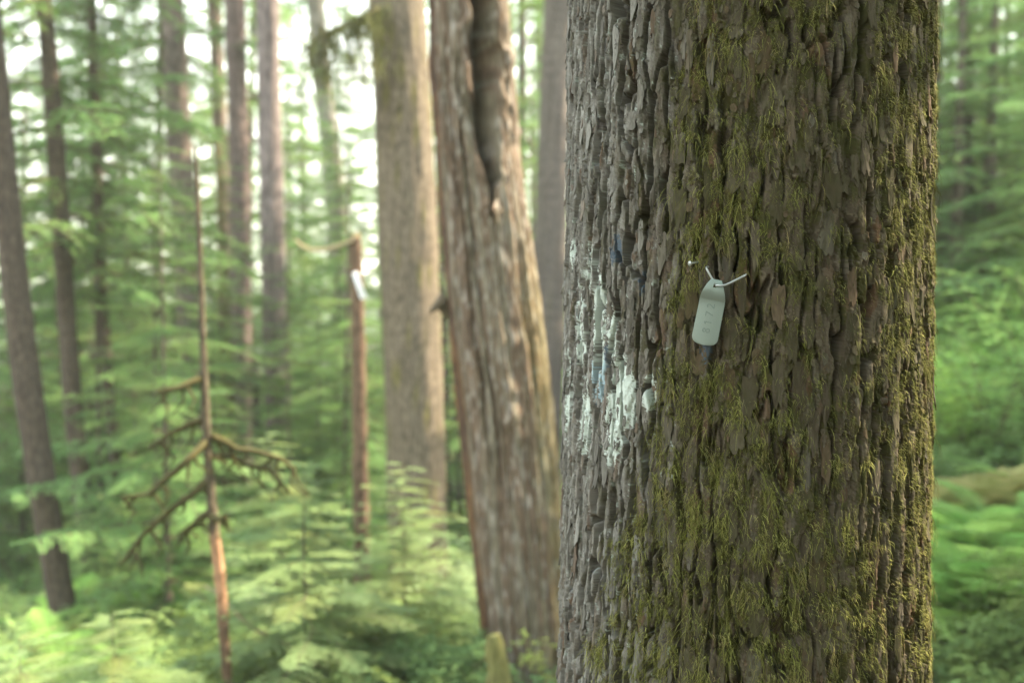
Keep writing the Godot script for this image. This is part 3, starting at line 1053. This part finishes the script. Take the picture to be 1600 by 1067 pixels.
	crown(a[0], a[1], a[1], a[2][a[2].size() - 1], 7.0, 23.0, true, 2.4, g, r)
	a = trunk_tree("hemlock_tree", "very thin dark stem in the gap between tan trunk and snag", [[300, 686, 9], [380, 690, 11], [600, 697, 12], [700, 699, 13]], 14.0, 6.0, Color(0.08, 0.06, 0.05), Color(0.16, 0.12, 0.10), 0.05, 40, 14, 0.003)
	crown(a[0], a[1], a[1], a[2][a[2].size() - 1], 2.4, 6.0, true, 1.3, g, r)
	a = trunk_tree("hemlock_tree", "dark trunk with drooping mossy limbs above the ferny bank", [[80, 1508, 18], [300, 1514, 21], [520, 1518, 24]], 13.0, 16.0, Color(0.06, 0.045, 0.035), Color(0.13, 0.10, 0.07), 0.2, 60, 24, 0.006)
	crown(a[0], a[1], a[1], a[2][a[2].size() - 1], 1.6, 15.5, true, 2.6, HEMLOCK, r)


# a bare limb hung with moss: pixels [px, py] at a depth, with side twigs that droop
func mossy_bough(tree: Node3D, base: Vector3, start: Vector3, marks: Array, depth: float, radius: float, r: RandomNumberGenerator, veil: bool) -> void:
	var pts := [start - base]
	var rad := [radius]
	for k in marks.size():
		pts.append(at_z(marks[k][0], marks[k][1], depth) - base)
		rad.append(radius * lerpf(0.95, 0.4, (k + 1.0) / marks.size()))
	var limb := part("limb", tube(pts, rad, 8, func(a: float, y: float, q: float) -> float: return q * 0.35 * grain.get_noise_2d(a * 2.0, y * 30.0)), mats["moss_twig"], tree)
	for k in range(1, pts.size()):
		for q in 2:
			var p: Vector3 = (pts[k - 1] as Vector3).lerp(pts[k], r.randf())
			var l := r.randf_range(0.16, 0.5) if veil else r.randf_range(0.04, 0.16)
			var drift := Vector3(r.randfn(0, 0.25), -1.0, r.randfn(0, 0.25)).normalized()
			part("twig", tube([p, p + drift * l * 0.5 + Vector3(r.randfn(0, 0.03), 0, 0), p + drift * l + Vector3(r.randfn(0, 0.05), 0, 0)], [radius * 0.4, radius * 0.32, radius * 0.1], 6), mats["moss_twig"], limb)
	if veil:
		var wisps := [moss_wisp(12, 0.17, 0.007, 0.03, 1.0, r), moss_wisp(12, 0.10, 0.006, 0.03, 1.0, r)]
		for w in 2:
			var places := []
			var tints := []
			for k in 90:
				var f := r.randf() * (pts.size() - 1.01)
				var p: Vector3 = (pts[int(f)] as Vector3).lerp(pts[int(f) + 1], f - int(f))
				var down := r.randf() * r.randf() * 0.55
				places.append(Transform3D(Basis(Vector3.UP, r.randf() * TAU), p + Vector3(r.randfn(0, 0.05), -down, r.randfn(0, 0.06))))
				tints.append(Color(0.07, 0.075, 0.022).lerp(Color(0.14, 0.14, 0.05), r.randf()))
			many("hanging_moss", wisps[w], places, tints, tree)


func thin_trees() -> void:
	var r := RandomNumberGenerator.new()
	r.seed = 17
	# the bare sapling with mossy boughs
	var d := 4.3
	var line := trunk_line([[230, 305, 4], [300, 308, 7], [500, 315, 10], [650, 321, 13], [760, 328, 15], [830, 334, 16], [900, 343, 17], [980, 349, 16], [1067, 355, 15]], d, -10.0, 120)
	var foot: Vector3 = line[0][0]
	var sap := thing("sapling", "thin dark dead sapling with mossy drooping boughs and an orange patch of sunlight painted on its stem", "sapling", foot)
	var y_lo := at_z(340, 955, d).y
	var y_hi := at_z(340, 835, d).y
	var paint := func(a: float, y: float, _r: float) -> Color:
		var k := 0.5 + 0.5 * grain.get_noise_3d(cos(a) * 3.0, y * 14.0, sin(a) * 3.0)
		var col := Color(0.10, 0.075, 0.05).lerp(Color(0.21, 0.165, 0.11), k)
		if y < y_lo: col = col.lerp(Color(0.30, 0.16, 0.10), 0.55)
		var sun_patch := smoothstep(y_lo - 0.03, y_lo + 0.03, y) * smoothstep(y_hi + 0.03, y_hi - 0.05, y)
		return col.lerp(Color(0.62, 0.33, 0.19), sun_patch * clampf(0.55 + k, 0.0, 1.0))  # orange patch stands in for sunlight on the stem
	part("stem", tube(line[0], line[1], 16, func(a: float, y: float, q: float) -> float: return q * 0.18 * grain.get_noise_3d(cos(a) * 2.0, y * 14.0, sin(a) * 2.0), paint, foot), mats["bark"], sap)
	for b in [[[322, 690], [300, 712], [275, 735], [250, 755], [230, 773], [190, 778]], [[326, 750], [300, 772], [270, 793], [250, 810], [220, 838], [190, 880]], [[318, 655], [295, 662], [262, 680], [232, 700]], [[330, 682], [350, 690], [370, 702], [400, 706], [440, 718], [462, 735]], [[330, 712], [360, 712], [385, 726], [420, 734], [452, 770]], [[330, 800], [312, 808], [292, 828], [280, 846]], [[331, 808], [345, 810], [352, 806]], [[314, 590], [280, 606], [245, 612]]]:
		var m: Array = b
		mossy_bough(sap, foot, at_z(m[0][0], m[0][1], d), m.slice(1), d + r.randf_range(-0.25, 0.25), 0.019, r, false)
	# the broken-off sapling with a pale hanging branch
	d = 8.5
	line = trunk_line([[372, 555, 17], [400, 556, 19], [500, 559, 21], [700, 562, 23], [860, 565, 27]], d, -10.0, 60)
	foot = line[0][0]
	var brk := thing("broken_sapling", "broken-off brown stem with one pale bent branch at its snapped top", "stem", foot)
	var bp := func(a: float, y: float, _r: float) -> Color: return Color(0.15, 0.09, 0.06).lerp(Color(0.33, 0.21, 0.14), 0.5 + 0.5 * grain.get_noise_3d(cos(a) * 4.0, y * 6.0, sin(a) * 4.0))
	part("stem", tube(line[0], line[1], 18, func(a: float, y: float, q: float) -> float: return q * 0.15 * grain.get_noise_3d(cos(a) * 3.0, y * 5.0, sin(a) * 3.0), bp, foot), mats["bark"], brk)
	var pp := []
	for q in [[553, 376], [540, 380], [525, 386], [505, 391], [485, 391], [470, 384], [460, 374]]: pp.append(at_z(q[0], q[1], 8.42) - foot)
	part("branch", tube(pp, [0.015, 0.017, 0.019, 0.018, 0.017, 0.015, 0.008], 8), mats["pale_twig"], brk)
	for k in 4:
		var p: Vector3 = line[0][line[0].size() - 1] - foot + Vector3(r.randf_range(-0.03, 0.03), -0.02, r.randf_range(-0.03, 0.03))
		part("splinter", tube([p, p + Vector3(0, 0.03, 0), p + Vector3(0.004, r.randf_range(0.05, 0.10), 0)], [0.02, 0.015, 0.003], 6), mats["pale_twig"], brk)
	# the white strip tied to it
	var s0 := at_z(556, 430, 8.36)
	var s1 := at_z(569, 466, 8.34)
	var strip := thing("marker_strip", "narrow white marker strip fixed to the broken-off brown stem", "marker", s0)
	var along := (s1 - s0)
	var across := along.cross(Vector3(0, 0, 1)).normalized()
	var v := PackedVector3Array()
	for i in 9:
		var f := i / 8.0
		for j in 5:
			var q := (j - 2) / 2.0
			v.append(along * f + across * q * 0.028 * (0.7 + 0.3 * f) + Vector3(0, 0, 0.03 + 0.012 * sin(f * 4.0) + 0.004 * q * q))
	var n := grid_normals(v, 5, 9)
	part("strip", mesh_of(v, n, grid_index(5, 9)), mats["white_strip"], strip)
	part("knot", tube([Vector3(-0.03, 0.002, -0.03), Vector3(-0.015, 0.008, 0.0), Vector3(0.0, 0.01, 0.006), Vector3(0.02, 0.004, -0.005)], [0.008, 0.017, 0.018, 0.008], 8), mats["white_strip"], strip)


# ---------------------------------------------------------------- foliage
var crowns := []      # whole crowns, shared between the trees: [mesh, height, reach]
var tints := {}

func bough_arrays(length: float, droop: float, r: RandomNumberGenerator) -> Array:
	var v := PackedVector3Array()
	var n := PackedVector3Array()
	var idx := PackedInt32Array()
	var wv := PackedVector3Array()
	var wn := PackedVector3Array()
	var wi := PackedInt32Array()
	var axis := func(t: float) -> Vector3: return Vector3(0.06 * sin(t * 5.0) * length, -droop * t * t * length, t * length)
	var twig := func(a: Vector3, b: Vector3, rad: float) -> void:
		var d := (b - a).normalized()
		var s1 := d.cross(Vector3.UP).normalized()
		var s2 := s1.cross(d)
		var k := wv.size()
		for e in 2:
			for q in 3:
				var o := s1 * cos(TAU * q / 3.0) + s2 * sin(TAU * q / 3.0)
				wv.append((b if e else a) + o * rad * (0.5 if e else 1.0))
				wn.append(o)
		for q in 3:
			var q2 := (q + 1) % 3
			wi.append_array(PackedInt32Array([k + q, k + 3 + q, k + q2, k + q2, k + 3 + q, k + 3 + q2]))
	for k in 6: twig.call(axis.call(k / 6.0), axis.call((k + 1) / 6.0), 0.011 * length * (1.0 - k / 7.0))
	var count := int(length / 0.066)
	for k in count:
		var t := 0.10 + 0.90 * k / count
		for sgn: float in [-1.0, 1.0]:
			if r.randf() < 0.10: continue
			var p: Vector3 = axis.call(t)
			var l := length * (0.10 + 0.38 * pow(1.0 - t, 0.8) * smoothstep(0.0, 0.25, t)) * r.randf_range(0.55, 1.1)
			var dir := Vector3(sgn * 0.85, r.randf_range(-0.30, 0.04), r.randf_range(0.35, 0.8)).normalized()
			var end := p + dir * l + Vector3(0, -0.22 * l, 0)
			twig.call(p, end, 0.003)
			var m := int(l / 0.021) + 3
			for q in m:
				var f := (q + 0.5) / m
				var c := p.lerp(end, f) + Vector3(0, 0.08 * l * sin(f * PI), 0)
				for s2: float in [-1.0, 1.0]:
					var out := (dir.cross(Vector3.UP).normalized() * s2 + dir * 0.55 + Vector3(0, r.randfn(-0.1, 0.25), 0)).normalized()
					var ll := r.randf_range(0.024, 0.046) * (1.0 - 0.35 * f)
					var wd := dir.cross(out).normalized().cross(out).normalized() * ll * 0.30
					var tip := c + out * ll
					var midp := c + out * ll * 0.55
					var nn := wd.cross(out).normalized()
					if nn.y < 0.0: nn = -nn
					nn = (nn + Vector3(r.randfn(0, 0.3), 0, r.randfn(0, 0.3))).normalized()
					var b := v.size()
					v.append(c); v.append(midp + wd); v.append(tip); v.append(midp - wd)
					for z in 4: n.append(nn)
					idx.append_array(PackedInt32Array([b, b + 1, b + 2, b, b + 2, b + 3]))
	return [v, n, idx, wv, wn, wi]

func shifted(idx: PackedInt32Array, by: int) -> PackedInt32Array:
	var out := idx.duplicate()
	for i in out.size(): out[i] += by
	return out

func crown_mesh(kinds: Array, height: float, count: int, len0: float, len1: float, r: RandomNumberGenerator) -> ArrayMesh:
	var v := PackedVector3Array()
	var n := PackedVector3Array()
	var c := PackedColorArray()
	var idx := PackedInt32Array()
	var wv := PackedVector3Array()
	var wn := PackedVector3Array()
	var wi := PackedInt32Array()
	for k in count:
		var f := (k + r.randf()) / count
		var l := lerpf(len0, len1, pow(f, 1.1)) * r.randf_range(0.6, 1.1)
		var turn := Basis(Vector3.UP, k * 2.4 + r.randfn(0, 0.4)) * Basis(Vector3.RIGHT, r.randf_range(-0.15, 0.28) - 0.25 * f) * Basis(Vector3(0, 0, 1), r.randfn(0, 0.12))
		var put := Transform3D(turn.scaled_local(Vector3.ONE * l), Vector3(0, f * height, 0))
		var only := Transform3D(turn, Vector3.ZERO)
		var q: Array = kinds[r.randi_range(0, kinds.size() - 1)]
		idx.append_array(shifted(q[2], v.size()))
		wi.append_array(shifted(q[5], wv.size()))
		v.append_array(put * (q[0] as PackedVector3Array))
		n.append_array(only * (q[1] as PackedVector3Array))
		wv.append_array(put * (q[3] as PackedVector3Array))
		wn.append_array(only * (q[4] as PackedVector3Array))
		var tone := PackedColorArray()
		tone.resize(q[0].size())
		var b := r.randf_range(0.72, 1.3)
		var w := r.randf_range(-0.10, 0.20)
		tone.fill(Color(b * (1.0 + w), b, b * (1.0 - w)))
		c.append_array(tone)
	var mesh := mesh_of(v, n, idx, c)
	return mesh_of(wv, wn, wi, PackedColorArray(), mesh)

func get_crowns() -> Array:
	if crowns.is_empty():
		var r := RandomNumberGenerator.new()
		r.seed = 77
		var kinds := []
		for k in 4: kinds.append(bough_arrays(1.0, [0.18, 0.30, 0.10, 0.42][k], r))
		for q in [[7.0, 84, 1.8, 0.35], [7.0, 70, 1.8, 0.35], [12.0, 84, 2.6, 0.5], [12.0, 70, 2.6, 0.5]]:
			crowns.append([crown_mesh(kinds, q[0], q[1], q[2], q[3], r), q[0], q[2]])
	return crowns

func needle_mat(col: Color) -> StandardMaterial3D:
	var key := col.to_html()
	if not tints.has(key):
		var m: StandardMaterial3D = mats["needles"].duplicate()
		m.albedo_color = col.linear_to_srgb()
		tints[key] = m
	return tints[key]

func tint_of(base: Color, r: RandomNumberGenerator) -> Color:
	var k := r.randf_range(0.72, 1.35)
	var warm := r.randf_range(-0.12, 0.18)
	return Color(base.r * k * (1.0 + warm), base.g * k, base.b * k * (1.0 - warm))

# hangs a crown on the line low-high between two heights
func crown(tree: Node3D, base: Vector3, low: Vector3, high: Vector3, y0: float, y1: float, tall: bool, reach: float, col: Color, r: RandomNumberGenerator) -> void:
	var q: Array = get_crowns()[(2 if tall else 0) + r.randi_range(0, 1)]
	var along := (high - low) / (high.y - low.y)
	var start := low + along * (y0 - low.y)
	var k: float = reach / q[2]
	var yaw := r.randf() * TAU
	var b := Basis(Vector3.UP, yaw)
	b = Basis(b.x * k, along * ((y1 - y0) / q[1]), b.z * k)
	var o := part("crown", q[0], null, tree)
	o.transform = Transform3D(b, start - base)
	var bright := r.randf_range(0.85, 1.15)
	o.set_surface_override_material(0, needle_mat(Color(col.r * snappedf(bright, 0.1), col.g * snappedf(bright, 0.1), col.b * snappedf(bright, 0.1))))
	o.set_surface_override_material(1, mats["twig"])

func plain_tree(x: float, z: float, height: float, radius: float, called: String, label: String, group: String, crown_low: float, tall: bool, reach: float, col: Color, r: RandomNumberGenerator) -> void:
	var g := ground(x, z)
	var foot := Vector3(x, g - 0.2, z)
	var t := thing(called, label, "tree", foot, group)
	var pts := []
	var rad := []
	var lean := Vector3(r.randfn(0, 0.02), 0, r.randfn(0, 0.02))
	for i in 15:
		var f := i / 14.0
		pts.append(Vector3(0, f * (height + 0.2), 0) + lean * f * height)
		rad.append(radius * (1.0 - 0.93 * pow(f, 1.3)) + radius * 0.4 * exp(-f * 40.0))
	var o := x * 3.0 + z
	var paint := func(a: float, y: float, _r: float) -> Color: return Color(0.11, 0.085, 0.065).lerp(Color(0.26, 0.21, 0.17), 0.5 + 0.5 * grain.get_noise_3d(cos(a) * 3.0 + o, y * 1.5, sin(a) * 3.0))
	part("trunk", tube(pts, rad, 12, null, paint), mats["bark_far"], t)
	crown(t, foot, foot, foot + pts[14], g + crown_low, g + height, tall, reach, col, r)

func forest() -> void:
	var r := RandomNumberGenerator.new()
	r.seed = 23
	# young hemlocks under the tall trees: [px, depth, height, reach]
	for a in [[235, 9.5, 5.0, 1.4], [20, 11.0, 7.5, 1.8], [490, 11.0, 3.4, 1.3], [330, 10.5, 3.3, 1.3], [560, 13.0, 6.5, 1.6], [450, 18.0, 9.0, 2.0], [120, 14.0, 9.0, 1.9], [262, 17.5, 10.5, 2.0], [520, 17.0, 9.0, 2.0], [90, 17.0, 10.5, 2.2], [720, 13.0, 5.5, 1.5, "feathery hemlock filling the gap between tan trunk and snag"], [838, 15.0, 9.0, 1.9, "feathery hemlock behind the snag beside the grey-brown trunk"], [340, 19.0, 10.5, 2.2], [600, 19.0, 9.0, 2.0], [210, 20.0, 12.0, 2.4], [0, 15.0, 9.0, 2.2], [475, 22.0, 10.0, 2.2], [560, 24.0, 13.0, 2.4], [120, 24.0, 13.5, 2.6], [300, 25.0, 13.0, 2.6], [-60, 12.5, 9.5, 2.2], [720, 20.0, 11.0, 2.2], [150, 10.2, 5.5, 1.7, "feathery hemlock in front of the two dark trunks with mossy twigs"], [455, 9.8, 3.0, 1.3, "small feathery hemlock in front of the broad mauve-grey trunk"], [255, 7.6, 3.8, 1.4, "small feathery hemlock just behind the dead mossy sapling"], [215, 11.5, 6.0, 1.7], [530, 9.6, 4.2, 1.5, "small feathery hemlock beside the broken-off brown stem"], [400, 16.5, 7.5, 1.8], [-30, 10.4, 5.0, 1.5, "small feathery hemlock at the foot of the leaning bare brown trunk"], [312, 17.0, 9.5, 1.9]]:
		var p := at_z(a[0], 500, a[1])
		plain_tree(p.x, p.z, a[2], 0.018 + a[2] * 0.003, "young_hemlock", a[4] if a.size() > 4 else "young feathery light green hemlock among the taller trunks", "young hemlocks under the tall trees", 0.3, a[2] > 9.0, a[3], HEMLOCK, r)
	for k in 15:
		var p := at_z(r.randf_range(-80, 640) if k < 11 else [600, 830, 850, 815][k - 11], 500, r.randf_range(17.0, 32.0))
		plain_tree(p.x, p.z, r.randf_range(17.0, 25.0), 0.09, "distant_tree", "slender leafy hemlock deep among the tall trunks", "slender hemlocks deep among the trunks", 0.5, true, 3.0, HEMLOCK, r)
	# on the bank to the right
	for a in [[1490, 12.0, 5.5, 1.9], [1570, 15.0, 6.5, 2.2], [1640, 10.0, 5.5, 2.0], [1530, 19.0, 8.0, 2.4], [1470, 17.0, 7.0, 2.2], [1640, 20.0, 8.5, 2.6], [1580, 24.0, 10.0, 2.8], [1500, 27.0, 11.0, 2.8], [1420, 22.0, 9.0, 2.4], [1455, 13.5, 7.0, 2.2], [1540, 12.5, 6.5, 2.2], [1600, 16.5, 8.5, 2.4], [1500, 15.5, 8.0, 2.4], [1690, 13.0, 8.0, 2.4], [1440, 18.5, 9.5, 2.4]]:
		var p := at_z(a[0], 500, a[1])
		plain_tree(p.x, p.z, a[2], 0.06 + a[2] * 0.007, "hemlock_tree", "unseen hemlock added beyond the frame to shade the ferny bank", "hemlocks behind the ferny bank", 0.5, a[2] > 9.0, a[3], HEMLOCK, r)
	for a in [[9.2, -12.0, 10.0], [5.4, -5.9, 6.5], [6.6, -7.6, 7.0], [4.7, -5.0, 4.2], [4.4, -4.2, 4.0]]:  # added outside the frame to keep sun off the bank
		plain_tree(a[0], a[1], a[2], 0.12, "hemlock_tree", "unseen hemlock added beyond the frame to shade the ferny bank", "hemlocks behind the ferny bank", 0.5, false, 1.6 if a[2] < 5.0 else 2.4, HEMLOCK, r)
	# the wood behind, fading into the haze
	for k in 22:
		var d := 26.0 + 46.0 * pow(r.randf(), 0.9)
		var px := r.randf_range(-150, 900) if k % 4 else r.randf_range(1400, 1750)
		var p := at_z(px, 500, d)
		var hgt := r.randf_range(18.0, 30.0)
		plain_tree(p.x, p.z, hgt, r.randf_range(0.08, 0.24), "distant_tree", "distant conifer fading into the haze of the forest", "distant conifers", r.randf_range(0.5, 5.0), true, 3.6, HEMLOCK, r)
	# unseen trees added beside and behind the viewer to shade the near trunk
	for a in [[0.4, 3.8, 11], [2.4, 2.9, 10], [-1.8, 4.2, 12], [1.6, 5.6, 13], [4.9, 2.6, 11], [-0.8, 7.5, 15], [4.6, 6.4, 15], [7.4, 3.8, 15], [1.8, 9.5, 18]]:
		plain_tree(a[0], a[1], a[2], 0.25, "added_shade_tree", "tall unseen hemlock added near the viewer to shade the near trunk", "shade trees added around the viewer", 0.8, true, 3.0, HEMLOCK, r)


# ---------------------------------------------------------------- undergrowth
func leaf_shrub(r: RandomNumberGenerator, height: float, stems: int, leaf: float) -> Array:
	var v := PackedVector3Array()
	var n := PackedVector3Array()
	var idx := PackedInt32Array()
	var wood := []
	for k in stems:
		var a := TAU * k / stems + r.randfn(0, 0.4)
		var out := Vector3(cos(a), 0, sin(a))
		var pts := []
		var rad := []
		var h := height * r.randf_range(0.65, 1.1)
		for i in 6:
			var f := i / 5.0
			pts.append(out * (0.04 + 0.45 * h * f * f) + Vector3(r.randfn(0, 0.015), h * (f - 0.25 * f * f) * 1.2, r.randfn(0, 0.015)))
			rad.append(0.006 * (1.0 - 0.8 * f))
		wood.append([pts, rad])
		for i in range(1, 6):
			for q in 5:
				var p: Vector3 = (pts[i - 1] as Vector3).lerp(pts[i], r.randf())
				var d := Vector3(r.randfn(0, 1), r.randf_range(-0.15, 0.35), r.randfn(0, 1)).normalized()
				var l := height * r.randf_range(0.12, 0.34)
				var m := int(l / (leaf * 0.8)) + 2
				for z in m:
					var c := p + d * l * (z + 1.0) / m + Vector3(0, -0.15 * l * pow((z + 1.0) / m, 2), 0)
					for s: float in [-1.0, 1.0]:
						var o := (d.cross(Vector3.UP).normalized() * s + d * 0.5 + Vector3(0, r.randfn(-0.1, 0.3), 0)).normalized()
						var ll := leaf * r.randf_range(0.6, 1.15)
						var nn := (Vector3.UP + Vector3(r.randfn(0, 0.4), 0, r.randfn(0, 0.4))).normalized()
						var wd := o.cross(nn).normalized() * ll * 0.30
						var b := v.size()
						v.append(c); v.append(c + o * ll * 0.5 + wd); v.append(c + o * ll); v.append(c + o * ll * 0.5 - wd)
						for y in 4: n.append(nn)
						idx.append_array(PackedInt32Array([b, b + 1, b + 2, b, b + 2, b + 3]))
	return [mesh_of(v, n, idx), wood]

func frond_mesh(length: float, r: RandomNumberGenerator) -> ArrayMesh:
	var v := PackedVector3Array()
	var n := PackedVector3Array()
	var idx := PackedInt32Array()
	var count := 34
	for k in count:
		var f := (k + 1.0) / count
		var p := Vector3(0, length * (0.75 * f - 0.62 * f * f), length * f * 0.86)
		var l := 0.13 * length * sin(PI * pow(1.0 - f, 0.75)) + 0.012
		for s: float in [-1.0, 1.0]:
			var o := Vector3(s, -0.12, 0.28).normalized()
			var b := v.size()
			var wd := Vector3(0, 0, 1) * length * 0.0065
			v.append(p - wd); v.append(p + o * l * 0.5 - wd * 0.8); v.append(p + o * l); v.append(p + o * l * 0.5 + wd); v.append(p + wd)
			var nn := Vector3(-0.25 * s, 0.9, 0.2 - 0.3 * (1.0 - f)).normalized()
			for q in 5: n.append(nn)
			idx.append_array(PackedInt32Array([b, b + 1, b + 4, b + 1, b + 3, b + 4, b + 1, b + 2, b + 3]))
	# the midrib
	for k in 10:
		var b := v.size()
		for e in 2:
			var f := (k + e) / 10.0
			var p := Vector3(0, length * (0.75 * f - 0.62 * f * f) + 0.001, length * f * 0.86)
			v.append(p + Vector3(0.003, 0, 0)); v.append(p - Vector3(0.003, 0, 0))
			n.append(Vector3.UP); n.append(Vector3.UP)
		idx.append_array(PackedInt32Array([b, b + 2, b + 1, b + 1, b + 2, b + 3]))
	return mesh_of(v, n, idx)

func tinted(m: String, col: Color) -> StandardMaterial3D:
	var q: StandardMaterial3D = mats[m].duplicate()
	q.vertex_color_use_as_albedo = false
	q.albedo_color = col.linear_to_srgb()
	q.backlight = Color(col.r * 1.9, col.g * 1.9, col.b * 1.9).linear_to_srgb()
	return q

func undergrowth() -> void:
	var r := RandomNumberGenerator.new()
	r.seed = 41
	var greens := [tinted("leaf", Color(0.21, 0.28, 0.10)), tinted("leaf", Color(0.27, 0.33, 0.17)), tinted("leaf", Color(0.15, 0.22, 0.07)), tinted("leaf", Color(0.29, 0.33, 0.14))]
	var bank_greens := [tinted("leaf", Color(0.13, 0.22, 0.055)), tinted("leaf", Color(0.15, 0.24, 0.075)), tinted("leaf", Color(0.10, 0.19, 0.045)), tinted("leaf", Color(0.18, 0.26, 0.065))]
	# shrubs
	var protos := []
	for k in 4: protos.append(leaf_shrub(r, [1.1, 0.8, 1.5, 1.0][k], 8, [0.030, 0.024, 0.032, 0.027][k]))
	var wood_meshes := []
	for p in protos:
		var list := []
		for s in p[1]: list.append(tube(s[0], s[1], 5))
		wood_meshes.append(list)
	var spots := []
	for k in 64:
		var d := 4.6 + 14.0 * pow(r.randf(), 1.3)
		var px := r.randf_range(-60, 880)
		if px > 690 and d < 6.8: d += 4.0
		spots.append([px, d, r.randf_range(0.45, 0.85) * (0.62 if d < 7.5 else 1.0)])
	for k in 46:
		var d := 6.2 + 9.0 * r.randf()
		spots.append([r.randf_range(1430, 1690), d, r.randf_range(0.6, 1.0)])
	for s in spots:
		var p := at_z(s[0], 600, s[1])
		var k := r.randi_range(0, 3)
		var right: bool = s[0] > 1000
		var t := thing("leafy_shrub", "leafy green shrub growing on the ferny bank" if right else "pale green leafy shrub on the forest floor below the trunks", "shrub", Vector3(p.x, ground(p.x, p.z), p.z), "shrubs on the ferny bank" if right else "shrubs on the forest floor")
		t.rotation.y = r.randf() * TAU
		t.scale = Vector3.ONE * s[2]
		part("foliage", protos[k][0], (bank_greens if right else greens)[r.randi_range(0, 3)], t)
		for m in wood_meshes[k]: part("stem", m, mats["twig"], t)
	# ferns
	var fr := [frond_mesh(0.75, r), frond_mesh(0.6, r)]
	for k in 44:
		var right := k % 2 == 0
		var d := (4.0 if right else 5.2) + (1.6 if right else 7.0) * r.randf()
		var p := at_z(r.randf_range(1420, 1680) if right else r.randf_range(-40, 690), 600, d)
		var t := thing("sword_fern", "arching green sword fern on the bank below the mossy log" if right else "green sword fern among the pale shrubs on the forest floor", "fern", Vector3(p.x, ground(p.x, p.z), p.z), "ferns on the bank" if right else "ferns on the forest floor")
		t.rotation.y = r.randf() * TAU
		var m: Material = bank_greens[r.randi_range(0, 3)]
		for q in 13:
			var f := part("frond", fr[q % 2], m, t)
			f.transform = Transform3D(Basis(Vector3.UP, TAU * q / 13.0 + r.randfn(0, 0.15)) * Basis(Vector3.RIGHT, r.randf_range(-0.5, 0.05)), Vector3(0, 0.03, 0)).scaled_local(Vector3.ONE * r.randf_range(0.75, 1.1))
	# hemlock seedlings close by: [px, depth, height, reach, label]
	for a in [[10, 3.2, 0.75, 0.7, "pale blue-green hemlock seedling with long drooping fronds in front of the leaning bare trunk"], [170, 3.8, 0.75, 0.6, "pale hemlock seedling between the dead sapling and the leaning bare trunk"], [470, 4.6, 1.2, 0.75, "pale hemlock seedling beside the arching bare twig"], [630, 5.4, 1.25, 0.8, "pale hemlock seedling below the tan trunk"], [430, 6.4, 1.5, 0.9, "pale green hemlock seedling below the broad mauve-grey trunk"]]:
		var p := at_z(a[0], 600, a[1])
		plain_tree(p.x, p.z, a[2], 0.012, "hemlock_seedling", a[4], "", 0.1, false, a[3], Color(0.22, 0.30, 0.13), r)
	# fallen mossy log on the bank
	var a0 := at_z(1370, 800, 5.7)
	var a1 := at_z(1760, 728, 5.2)
	var log_ := thing("fallen_log", "fallen log with tan moss lying across the ferny bank", "log", a0)
	var lp := []
	var lr := []
	for i in 21:
		lp.append((a1 - a0) * (i / 20.0))
		lr.append(0.095)
	var lpaint := func(a: float, y: float, _r: float) -> Color: return Color(0.11, 0.125, 0.035).lerp(Color(0.23, 0.20, 0.08), 0.5 + 0.5 * grain.get_noise_2d(a * 3.0, y * 40.0))
	part("log_wood", tube(lp, lr, 24, func(a: float, y: float, q: float) -> float: return 0.035 * grain.get_noise_2d(a * 2.0, y * 25.0) + 0.02 * grain.get_noise_2d(a * 6.0, y * 90.0), lpaint), mats["moss"], log_)
	# a bare grey twig arching out of the shrubs
	var tw := []
	for q in [[318, 915], [345, 930], [375, 965], [400, 985], [440, 1003], [480, 1025], [520, 1060]]: tw.append(at_z(q[0], q[1], 4.6))
	var twig := thing("bare_twig", "bare pale grey twig arching down across the shrubs", "twig", tw[0])
	var tl := []
	for q in tw: tl.append(q - tw[0])
	part("stick", tube(tl, [0.004, 0.006, 0.008, 0.009, 0.010, 0.010, 0.010], 7), mats["pale_twig"], twig)
	# low cover that hides the soil: patches of small plants
	var patches := []
	for q in 3:
		var v := PackedVector3Array()
		var n := PackedVector3Array()
		var idx := PackedInt32Array()
		for k in 22:
			var sprig: ArrayMesh = leaf_shrub(r, r.randf_range(0.16, 0.34), 3, 0.016)[0]
			var arr := sprig.surface_get_arrays(0)
			var put := Transform3D(Basis(Vector3.UP, r.randf() * TAU), Vector3(r.randf_range(-0.8, 0.8), 0, r.randf_range(-0.8, 0.8)))
			idx.append_array(shifted(arr[Mesh.ARRAY_INDEX], v.size()))
			v.append_array(put * (arr[Mesh.ARRAY_VERTEX] as PackedVector3Array))
			n.append_array(Transform3D(put.basis, Vector3.ZERO) * (arr[Mesh.ARRAY_NORMAL] as PackedVector3Array))
		patches.append(mesh_of(v, n, idx, PackedColorArray(), null, mats["leaf"]))
	for q in 3:
		var places := []
		var shades := []
		for k in 110:
			var d := 2.4 + 24.0 * pow(r.randf(), 1.4)
			var ang := r.randf_range(-0.75, 0.75)
			var x := d * sin(ang)
			var z := -d * cos(ang)
			if Vector2(x - TREE.x, z - TREE.z).length() < 1.1 or (absf(x / -z) < 0.07 and d < 5.6): continue
			var slope := Vector3(ground(x - 0.4, z) - ground(x + 0.4, z), 0.8, ground(x, z - 0.4) - ground(x, z + 0.4)).normalized()
			var b := Basis(Quaternion(Vector3.UP, slope)) * Basis(Vector3.UP, r.randf() * TAU)
			places.append(Transform3D(b.scaled_local(Vector3.ONE * r.randf_range(0.8, 1.4)), Vector3(x, ground(x, z) - 0.03, z)))
			shades.append(tint_of(Color(0.13, 0.19, 0.065), r))
		var gc := many("ground_cover", patches[q], places, shades, self)
		tag(gc, "low leafy green plants covering the forest floor", "ground cover", "", "stuff")
